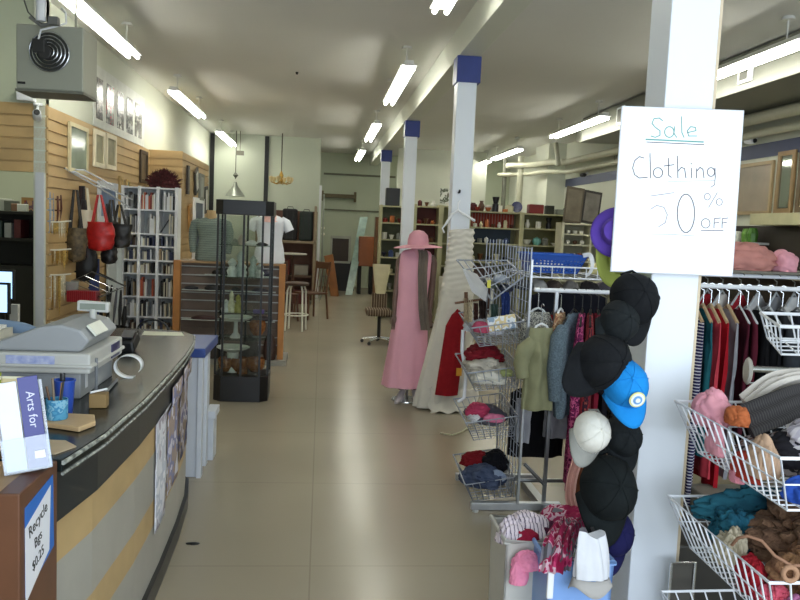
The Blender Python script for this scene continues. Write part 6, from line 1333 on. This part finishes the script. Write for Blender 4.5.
# right part of the rack
rg_ = [(2.075, bands(['c9c7d2', '2a2850', '2a2850'], 'Z', 17, name='striped_knit'), 'navy and white striped dress right of the near column', 1.15, 'wood', 1.35, .0),
       (2.135, cloth('1f5c66'), 'teal top right of the striped dress', .85, 'wood', 1.3, 0),
       (2.20, cloth('c2414e'), 'coral red top right of the teal one', .98, 'wood', 1.25, 0),
       (2.255, cloth('a01624'), 'bright red coat right of the coral top', 1.05, 'wood', 1.2, 0),
       (2.32, cloth('8d8d95'), 'light grey garment right of the red coat', .98, 'wood', 1.2, 0),
       (2.41, cloth('4a1626'), 'maroon garment right of the grey one', .72, 'clear', 1.2, 0),
       (2.465, cloth('551a2a', var=.2), 'wine coloured garment right of the maroon one', .62, 'clear', 1.2, 0),
       (2.54, cloth('0f0f12'), 'black garment in the middle of the right rack', .9, 'clear', 1.05, 0),
       (2.62, cloth('17181c'), 'charcoal garment right of the black one', .8, 'clear', 1.0, 0),
       (2.71, cloth('30343a'), 'dark grey jacket hanging toward the photo right edge', .7, 'grey', .95, .3),
       (2.82, cloth('262a34'), 'blue black jacket at the photo right edge', .8, 'grey', 1.0, .3),
       (2.93, cloth('3a4250'), 'slate garment at the far right of the rack', .8, 'grey', 1.0, .3)]
for i, (x, m, lb, L, hg, yaw, sl) in enumerate(rg_):
    garment(P([699, 708, 716, 724, 734, 746, 754, 765, 777, 790, 806, 824][i], 340, Y=4.25).x+.04, 1.38, .40, L, m, lb, z=RZ, seed=20+i, hang=hg, sleeve=sl, hz=.135, d=[.02, .016, .016, .022, .02, .02, .02, .03, .03, .035, .035, .035][i])
for i, (x, c, lb) in enumerate(((2.30, 'a8a8ac', 'pale grey top on the rear right rail'), (2.42, '8e1c26', 'red top on the rear right rail, left of the second red one'), (2.52, 'c9c6c0', 'cream top on the rear right rail'), (2.64, '901c28', 'second red top on the rear right rail'), (2.76, 'b5b5b8', 'light grey top on the rear right rail'), (2.88, '77787c', 'grey top on the rear right rail'), (3.0, 'cfcfce', 'white top at the end of the rear right rail'))):
    garment(x, .8, .40, .62, cloth(c), lb, z=RZ+.055, y=RY+.25, seed=40+i, hang='clear', sleeve=.25, hz=.12)
pshelf = thing('top_shelf', 'shelf above the right garment rails carrying folded clothes', 'shelf', (2.6, 4.9, 1.48))
part('board', MB().bb((2.0, 4.55, 1.465), (3.3, 4.95, 1.48)), mat('6a665c', rough=.6), pshelf); part('post', MB().bb((3.15, 4.8, 0), (3.19, 4.84, 1.465)), CHROME, pshelf); part('post', MB().bb((2.02, 4.8, 0), (2.06, 4.84, 1.465)), CHROME, pshelf)
DP = cloth('b98078', var=.1)
solo('folded_cloth', heap_mb((2.66, 4.72, 1.481), .22, .15, .12, 111, .28, fr=4), DP, 'large dusty pink folded cloth on the shelf above the right rails', 'clothing', smooth=True)
solo('folded_cloth', heap_mb((2.93, 4.70, 1.481), .08, .1, .10, 112, .25), cloth('d89aa6'), 'lighter pink cloth at the photo right edge on the shelf', 'clothing', smooth=True)
for i, (x, h, c, lb) in enumerate(((2.36, .12, 'b5ab94', 'beige box on the shelf left of the pink cloth'), (2.28, .09, '4a3226', 'brown box on the shelf beside the sale sign'), (2.45, .08, '8f8c7c', 'grey green box on the shelf left of the pink cloth'))):
    solo('small_box', MB().bb((x-.035, 4.68, 1.481), (x+.035, 4.80, 1.481+h)), mat(c), lb, 'box', bevel=.004)
# waterfall bar and small white basket at the right edge
wb = thing('chrome_bar', 'chrome double bar in front of the black clothes', 'bar', (2.3, 3.6, 1.0))
a = P(750, 369, Y=3.6); b_ = P(812, 372, Y=3.6)
part('bar', MB().tube([a, Vector((2.75, 3.6, b_.z))], .016, 8), CHROME, wb, smooth=True); part('end_cap', MB().lathe([(.03, -.01), (.035, 0), (.03, .01)], a+Vector((-.01, 0, -.01)), 14, rot=ry(PI/2), sx=2), mat('b8b4ac', rough=.3), wb, smooth=True)
part('lower_bar', MB().tube([a+Vector((0, 0, -.07)), Vector((2.75, 3.6, a.z-.08))], .006, 6), CHROME, wb); part('post', MB().tube([(2.74, 3.6, 0), (2.74, 3.6, a.z)], .015, 8), CHROME, wb)
basket('wire_basket', 'small white coated basket at the photo right edge', [(1.97, 3.3, 1.34), (2.4, 3.3, 1.34), (2.4, 3.05, 1.31), (1.91, 3.05, 1.31)], [(2.0, 3.28, 1.23), (2.4, 3.28, 1.23), (2.4, 3.07, 1.19), (1.94, 3.07, 1.19)], n=(6, 4), m=WIREW, r=.005, rr=.008)
# ------------------------------------------------------------------ near right tiered baskets
tb = thing('basket_stand', 'white post stand holding the tiered baskets at the right', 'display stand', (1.85, 2.3, 0))
part('post', MB().tube([(1.90, 2.54, .02), (1.90, 2.54, 1.45)], .014, 8), WIREW, tb); part('post', MB().tube([(2.05, 1.9, .02), (2.05, 1.9, 1.25)], .014, 8), WIREW, tb)
part('foot', MB().tube([(1.90, 2.56, .015), (2.05, 1.7, .015)], .014, 8), WIREW, tb)
tiers = [(1.10, 'upper large white basket at the right'), (.765, 'middle large white basket at the right'), (.42, 'lowest large white basket at the right')]
for z, lb in tiers:
    basket('wire_basket', lb, [(1.225, 2.52, z), (1.88, 2.54, z), (1.90, 1.86, z), (1.20, 1.86, z)], [(1.29, 2.46, z-.16), (1.86, 2.48, z-.16), (1.86, 1.92, z-.16), (1.27, 1.92, z-.16)], n=(12, 14), m=WIREW, r=.0035, rr=.0048)
PK = cloth('dc9aa6', var=.08)
SGR = bands(['343234', '3c3a3b', '4a4846', '302e30'], 'X', 40, .5, name='dark_rib')
LGR = bands(['b5b0b2', '8f8a92', 'c4c0c0', 'a39ea6'], 'Y', 8, 3, dscale=1, name='grey_twist')
solo('pink_cloth', heap_mb((1.305, 2.42, 1.05), .062, .08, .08, 121, .3, fr=4), PK, 'pink cloth bunched at the back left corner of the upper basket', 'clothing', smooth=True)
solo('pink_cloth', heap_mb((1.262, 2.30, .985), .020, .045, .065, 132, .35, fr=5), PK, 'pink cloth hanging outside the left wires of the upper basket', 'clothing', smooth=True)
solo('pink_cloth', heap_mb((1.285, 2.20, .925), .018, .03, .04, 133, .35, fr=5), cloth('d28a98'), 'lower pink cloth end below the left wires of the upper basket', 'clothing', smooth=True)
solo('orange_cloth', heap_mb((1.315, 2.28, 1.085), .035, .045, .04, 122, .3), cloth('b0623a'), 'small orange cloth beside the pink bundle', 'clothing', smooth=True)
solo('dark_scarf', strip_mb([(1.34, 2.28, 1.09), (1.42, 2.28, 1.125), (1.55, 2.30, 1.16), (1.70, 2.32, 1.155), (1.82, 2.3, 1.13)], (0, .13, .075), .03, wr=.005, seed=8), SGR, 'dark charcoal ribbed scarf across the top of the upper basket', 'scarf', smooth=True)
solo('cream_scarf', strip_mb([(1.42, 2.42, 1.12), (1.52, 2.42, 1.195), (1.65, 2.42, 1.215), (1.80, 2.40, 1.19)], (0, .08, .02), .03, seed=9), cloth('bdb7ae'), 'beige edge scarf behind the charcoal one', 'scarf', smooth=True)
solo('twisted_scarf', heap_mb((1.58, 2.14, 1.03), .20, .10, .085, 123, .35, fr=5), LGR, 'pale grey twisted scarf in the upper basket middle', 'scarf', smooth=True)
solo('twisted_scarf', heap_mb((1.60, 2.00, 1.0), .20, .09, .07, 124, .35, fr=5), cloth('c9c5c6'), 'off white ribbed scarf at the front of the upper basket', 'scarf', smooth=True)
solo('black_cloth', heap_mb((1.40, 2.14, 1.0), .06, .06, .07, 125, .3), cloth('1c1b20'), 'black cloth in the left middle of the upper basket', 'clothing', smooth=True)
solo('tan_cloth', heap_mb((1.32, 2.13, .97), .04, .06, .085, 126, .3), cloth('b99a80'), 'tan cloth at the left side of the upper basket', 'clothing', smooth=True)
solo('red_cloth', heap_mb((1.30, 2.18, .945), .03, .07, .06, 127, .3), cloth('a83a2c'), 'brick red cloth low at the left side of the upper basket', 'clothing', smooth=True)
solo('blue_cloth', heap_mb((1.36, 1.98, .945), .06, .05, .05, 128, .3), cloth('2a4fa8'), 'blue cloth low at the front left of the upper basket', 'clothing', smooth=True)
solo('black_cloth', heap_mb((1.47, 1.93, .98), .08, .04, .07, 129, .25), cloth('202024'), 'black cloth near the front corner of the upper basket', 'clothing', smooth=True)
solo('white_cloth', heap_mb((1.58, 1.89, .945), .09, .025, .085, 130, .25), cloth('dfdfe6'), 'white cloth at the front of the upper basket', 'clothing', smooth=True)
solo('patterned_cloth', heap_mb((1.50, 2.30, .95), .16, .12, .07, 131, .3), blotch(['7a7478', '3a383e', 'b0a8a8', '8c6a5a'], 18), 'grey mixed cloth at the bottom of the upper basket', 'clothing', smooth=True)
# middle basket
FUR = mat('5c4030', rough=.9, var=.3, nscale=18, hex2='8a6a50', bump=.8, bscale=90, name='brown_knit')
def scr(cx_, cy, z, a, b, c, m, lb, sd, fr=5): solo('scarf', heap_mb((cx_, cy, z), a, b, c, sd, .5, fr=fr, nu=80, nv=44), m, lb, 'scarf', smooth=True)
scr(1.60, 2.18, .68, .22, .20, .13, FUR, 'large brown knitted scarf heap in the middle basket', 141)
scr(1.46, 2.02, .66, .12, .10, .10, mat('6b4632', rough=.9, var=.3, nscale=20, hex2='9a7350', bump=.8, bscale=90), 'light brown ruffled scarf at the front of the middle basket', 142)
scr(1.67, 1.98, .66, .14, .08, .11, mat('55392a', rough=.9, var=.3, nscale=20, hex2='86623f', bump=.8, bscale=90), 'dark brown ruffled scarf at the front right of the middle basket', 143)
scr(1.52, 2.42, .72, .20, .07, .075, cloth('1a4254', hex2='27606f', nscale=12), 'teal scarf along the back of the middle basket', 144)
scr(1.37, 2.34, .68, .06, .10, .075, cloth('1f5266', hex2='2f7488', nscale=12), 'lighter teal scarf at the back left of the middle basket', 145)
scr(1.31, 2.24, .65, .04, .06, .075, cloth('b5ab94'), 'cream scarf at the left side of the middle basket', 146)
scr(1.31, 2.12, .62, .035, .06, .07, cloth('a82430'), 'red scarf at the left side of the middle basket', 147)
scr(1.32, 2.02, .61, .035, .05, .055, cloth('c9566a'), 'pink red scarf low at the left side of the middle basket', 148)
scr(1.35, 1.96, .60, .04, .035, .05, cloth('a86a90'), 'mauve scarf low near the front corner of the middle basket', 149)
solo('tan_tube_trim', MB().tube([P(732, 545, Y=2.05), P(738, 538, Y=2.0), P(748, 536, Y=1.98), P(762, 541, Y=1.96), P(775, 556, Y=1.93), P(792, 566, Y=1.92), P(806, 565, Y=1.92)], .0045, 8), cloth('94705a'), 'tan rolled edge curling over the brown scarves', 'trim', smooth=True)
solo('rolled_cuff', MB().tube([P(790+7*math.cos(a), 574+7*math.sin(a), Y=1.84) for a in [i*PI/6 for i in range(12)]], .007, 8, closed=True), cloth('a07c62'), 'small tan rolled loop at the middle basket front', 'cuff', smooth=True)
scr(1.55, 1.98, .28, .2, .09, .10, blotch(['2a3a6c', 'c9cfe0', '1f2c54'], 22), 'blue and white printed scarf in the lowest basket', 150)
# dark storage on the floor behind the baskets
dt = thing('dark_screen', 'dark panel in a thin metal frame standing by the column foot', 'panel', (1.2, 2.64, 0))
a = P(670, 562, Y=2.64); b_ = P(695, 562, Y=2.64)
part('panel', MB().bb((a.x+.008, 2.64, .02), (b_.x-.008, 2.655, a.z-.008)), mat('4a4741', rough=.4), dt)
part('frame', MB().tube([(a.x+.005, 2.638, .01), (a.x+.005, 2.638, a.z), (b_.x, 2.638, a.z), (b_.x, 2.638, .01)], .006, 6, closed=True), CHROME, dt)
solo('dark_crate', MB().bb((1.62, 3.2, 0), (2.5, 3.7, .30)), mat('2c2a26', rough=.5), 'low dark box on the floor under the right baskets', 'box', bevel=.01)
solo('storage_case', MB().bb((2.2, 3.9, 0), (2.9, 4.3, .22)), mat('8f8c80', rough=.5), 'pale low case on the floor under the right rack', 'case', bevel=.01)
# ------------------------------------------------------------------ right wall shelves, mirrors, duct and pipes
XR = 4.99
def rwpic(name, y0, y1, z0, z1, fm_, pm_, lb, fw=.04, tilt=0):
    t = thing(name, lb, 'mirror' if 'mirror' in name else 'picture', (XR, (y0+y1)/2, z0))
    part('frame', MB().bb((XR-.03, y0, z0), (XR-.002, y0+fw, z1)).bb((XR-.03, y1-fw, z0), (XR-.002, y1, z1)).bb((XR-.03, y0+fw, z0), (XR-.002, y1-fw, z0+fw)).bb((XR-.03, y0+fw, z1-fw), (XR-.002, y1-fw, z1)), fm_, t)
    part('face', MB().bb((XR-.015, y0+fw, z0+fw), (XR-.002, y1-fw, z1-fw)), pm_, t)
rwpic('framed_painting', 8.32, 9.3, 1.98, 2.58, mat('a08a64', rough=.4), mat('8f8678', rough=.2, hex2='a89884', nscale=3), 'wide framed landscape print right of the sale sign')
rwpic('narrow_mirror', 7.92, 8.24, 1.99, 2.66, mat('8a6f48', rough=.4), mat('9aa098', rough=.05, metal=.9, var=.02), 'narrow wood framed mirror above the pale ledge', .05)
rwpic('wooden_frame_picture', 7.3, 7.85, 1.99, 2.72, mat('5d4a2e', rough=.4), mat('a8a48c', rough=.4), 'large brown frame cut by the photo right edge', .06)
pl_ = thing('pale_ledge', 'pale cream ledge box under the wall mirror', 'ledge', (4.8, 7.8, 1.85)); part('box', MB().bb((4.72, 6.9, 1.85), (4.998, 8.28, 1.975)), mat('b5b18c', rough=.5), pl_, bevel=.005)
ws = thing('bookshelf', 'dark bookshelf with green and purple things on the right wall', 'shelf unit', (4.8, 8.6, 0))
part('shelf', MB().bb((4.70, 8.30, 1.635), (4.998, 10.2, 1.66)), mat('c9cbc4', rough=.4), ws); part('shelf', MB().bb((4.70, 7.0, 1.30), (4.998, 10.2, 1.325)), mat('8f8b7c', rough=.4), ws)
part('back', MB().bb((4.985, 7.0, .2), (4.998, 10.2, 1.85)), mat('2c241c', rough=.6), ws)
part('upright', MB().bb((4.7, 6.96, 0), (4.998, 7.0, 1.845)), mat('4a3a2c', rough=.6), ws); part('upright', MB().bb((4.7, 10.2, 0), (4.998, 10.24, 1.845)), mat('4a3a2c', rough=.6), ws)
for i, (y, h, c, lb) in enumerate(((8.95, .17, '3a2c5c', 'purple box'), (9.15, .14, '4a3a2a', 'brown box'), (8.55, .15, '5c8a34', 'bright green plant pot'), (8.42, .16, '4a7a2c', 'green box'), (8.75, .12, 'd9d9cc', 'white figurine'), (9.4, .15, '2a3a4a', 'blue grey box'))):
    solo('shelf_item', MB().lathe([(.05, 0), (.06, h*.6), (.04, h)], (4.85, y, 1.662), 8 if i != 4 else 12), mat(c, rough=.4, var=.3, nscale=30), lb+' on the upper right wall shelf', 'ornament', smooth=(i == 4))
for i, (y, h, c, lb) in enumerate(((9.1, .22, '8f8468', 'tan vase'), (8.85, .18, '4a4a3a', 'olive jar'), (8.6, .2, '6a4a3a', 'brown jar'), (8.3, .15, '3a4a5a', 'slate jar'), (9.4, .2, '7a2c2c', 'dark red jar'), (8.0, .16, 'a8a090', 'beige jar'))):
    solo('shelf_jar', MB().lathe([(.05, 0), (.075, h*.5), (.04, h*.85), (.05, h)], (4.85, y, 1.327), 12), mat(c, rough=.4, var=.2), lb+' on the lower right wall shelf', 'jar', smooth=True)
# duct with grilles and pipes
du = thing('air_duct', 'long grey air duct with white grilles under the right ceiling', 'duct', (4.5, 8.5, 3.15))
part('duct_box', MB().bb((4.05, 3.0, 3.13), (4.85, 12.2, 3.50)), mat('7c7d72', rough=.5, metal=.2, var=.04, nscale=2), du, bevel=.005)
part('taper', MB().add([(4.05,12.2,3.13),(4.85,12.2,3.13),(4.85,12.2,3.5),(4.05,12.2,3.5),(4.4,13.6,3.28),(4.7,13.6,3.28),(4.7,13.6,3.48),(4.4,13.6,3.48)], [(0,1,5,4),(1,2,6,5),(2,3,7,6),(3,0,4,7),(4,5,6,7),(0,3,2,1)]), mat('8f9084', rough=.5, metal=.2, var=.04, nscale=2), du)
for y in (10.6, P(746, 78, X=4.05).y):
    gr = part('grille', MB().bb((4.032, y-.13, 3.20), (4.049, y+.13, 3.44)), WHITE, du, bevel=.003)
    part('louvre', MB().bb((4.028, y-.05, 3.23), (4.031, y+.09, 3.41)), mat('5c5c54', rough=.6), gr)
pp = mat('b5b49e', rough=.5, var=.05)
solo('pipe', MB().tube([(4.78, 3, 3.0), (4.78, 15.2, 3.08), (4.55, 15.6, 3.10), (4.45, 16.4, 3.1), (4.0, 17.0, 3.1)], .065, 12), pp, 'thick cream pipe along the upper right wall', 'pipe', smooth=True)
solo('pipe', MB().tube([(4.85, 3, 2.86), (4.85, 15.3, 2.90), (4.50, 15.8, 2.92), (4.42, 16.6, 2.92), (3.9, 17.4, 2.92)], .045, 12), pp, 'thinner cream pipe below the thick one on the right wall', 'pipe', smooth=True)
solo('drain_pipe', MB().tube([(4.25, 16.8, .0), (4.25, 16.8, 3.3)], .07, 12), pp, 'vertical cream pipe left of the wall pillar', 'pipe', smooth=True)
solo('drain_pipe', MB().tube([(4.02, 17.3, .0), (4.02, 17.3, 3.3)], .05, 12), mat('6f7062'), 'thinner grey vertical pipe left of the cream one', 'pipe', smooth=True)
solo('conduit', MB().tube([(4.6, 15.2, 3.0), (4.55, 15.3, 3.45)], .05, 10), pp, 'short cream pipe rising to the ceiling by the pillar', 'pipe', smooth=True)
for i, (px, py, Yc) in enumerate(((583, 175, 14.6), (750, 141, 8.8))):
    p = P(px, py, X=4.9); t = thing('dome_camera', ['small dark security camera over the blue band near the pillar', 'white security camera on the wall right of the sale sign'][i], 'camera', tuple(p))
    part('body', MB().lathe([(.03, -.06), (.04, 0), (.035, .05)], p, 12, rot=rz(.4) @ rx(PI/2)), [BLACK, WHITE][i], t, smooth=True); part('mount', MB().tube([p, p+Vector((.09, 0, .05))], .015, 6), WHITE, t); part('lens', MB().lathe([(.028, 0), (.02, .02)], p+rz(.4) @ Vector((0, -.06, 0)), 12, rot=rz(.4) @ rx(PI/2)), BLACK, t)
for i, y in enumerate((13.1, 9.6)):
    solo('pipe_hanger', MB().tube([(4.96, y+.06*math.cos(a), 3.0+.06*math.sin(a)) for a in [k*PI/6 for k in range(12)]], .008, 6, closed=True), mat('7f806f'), ['far', 'near'][i]+' round pipe hanger ring on the right wall', 'pipe hanger')
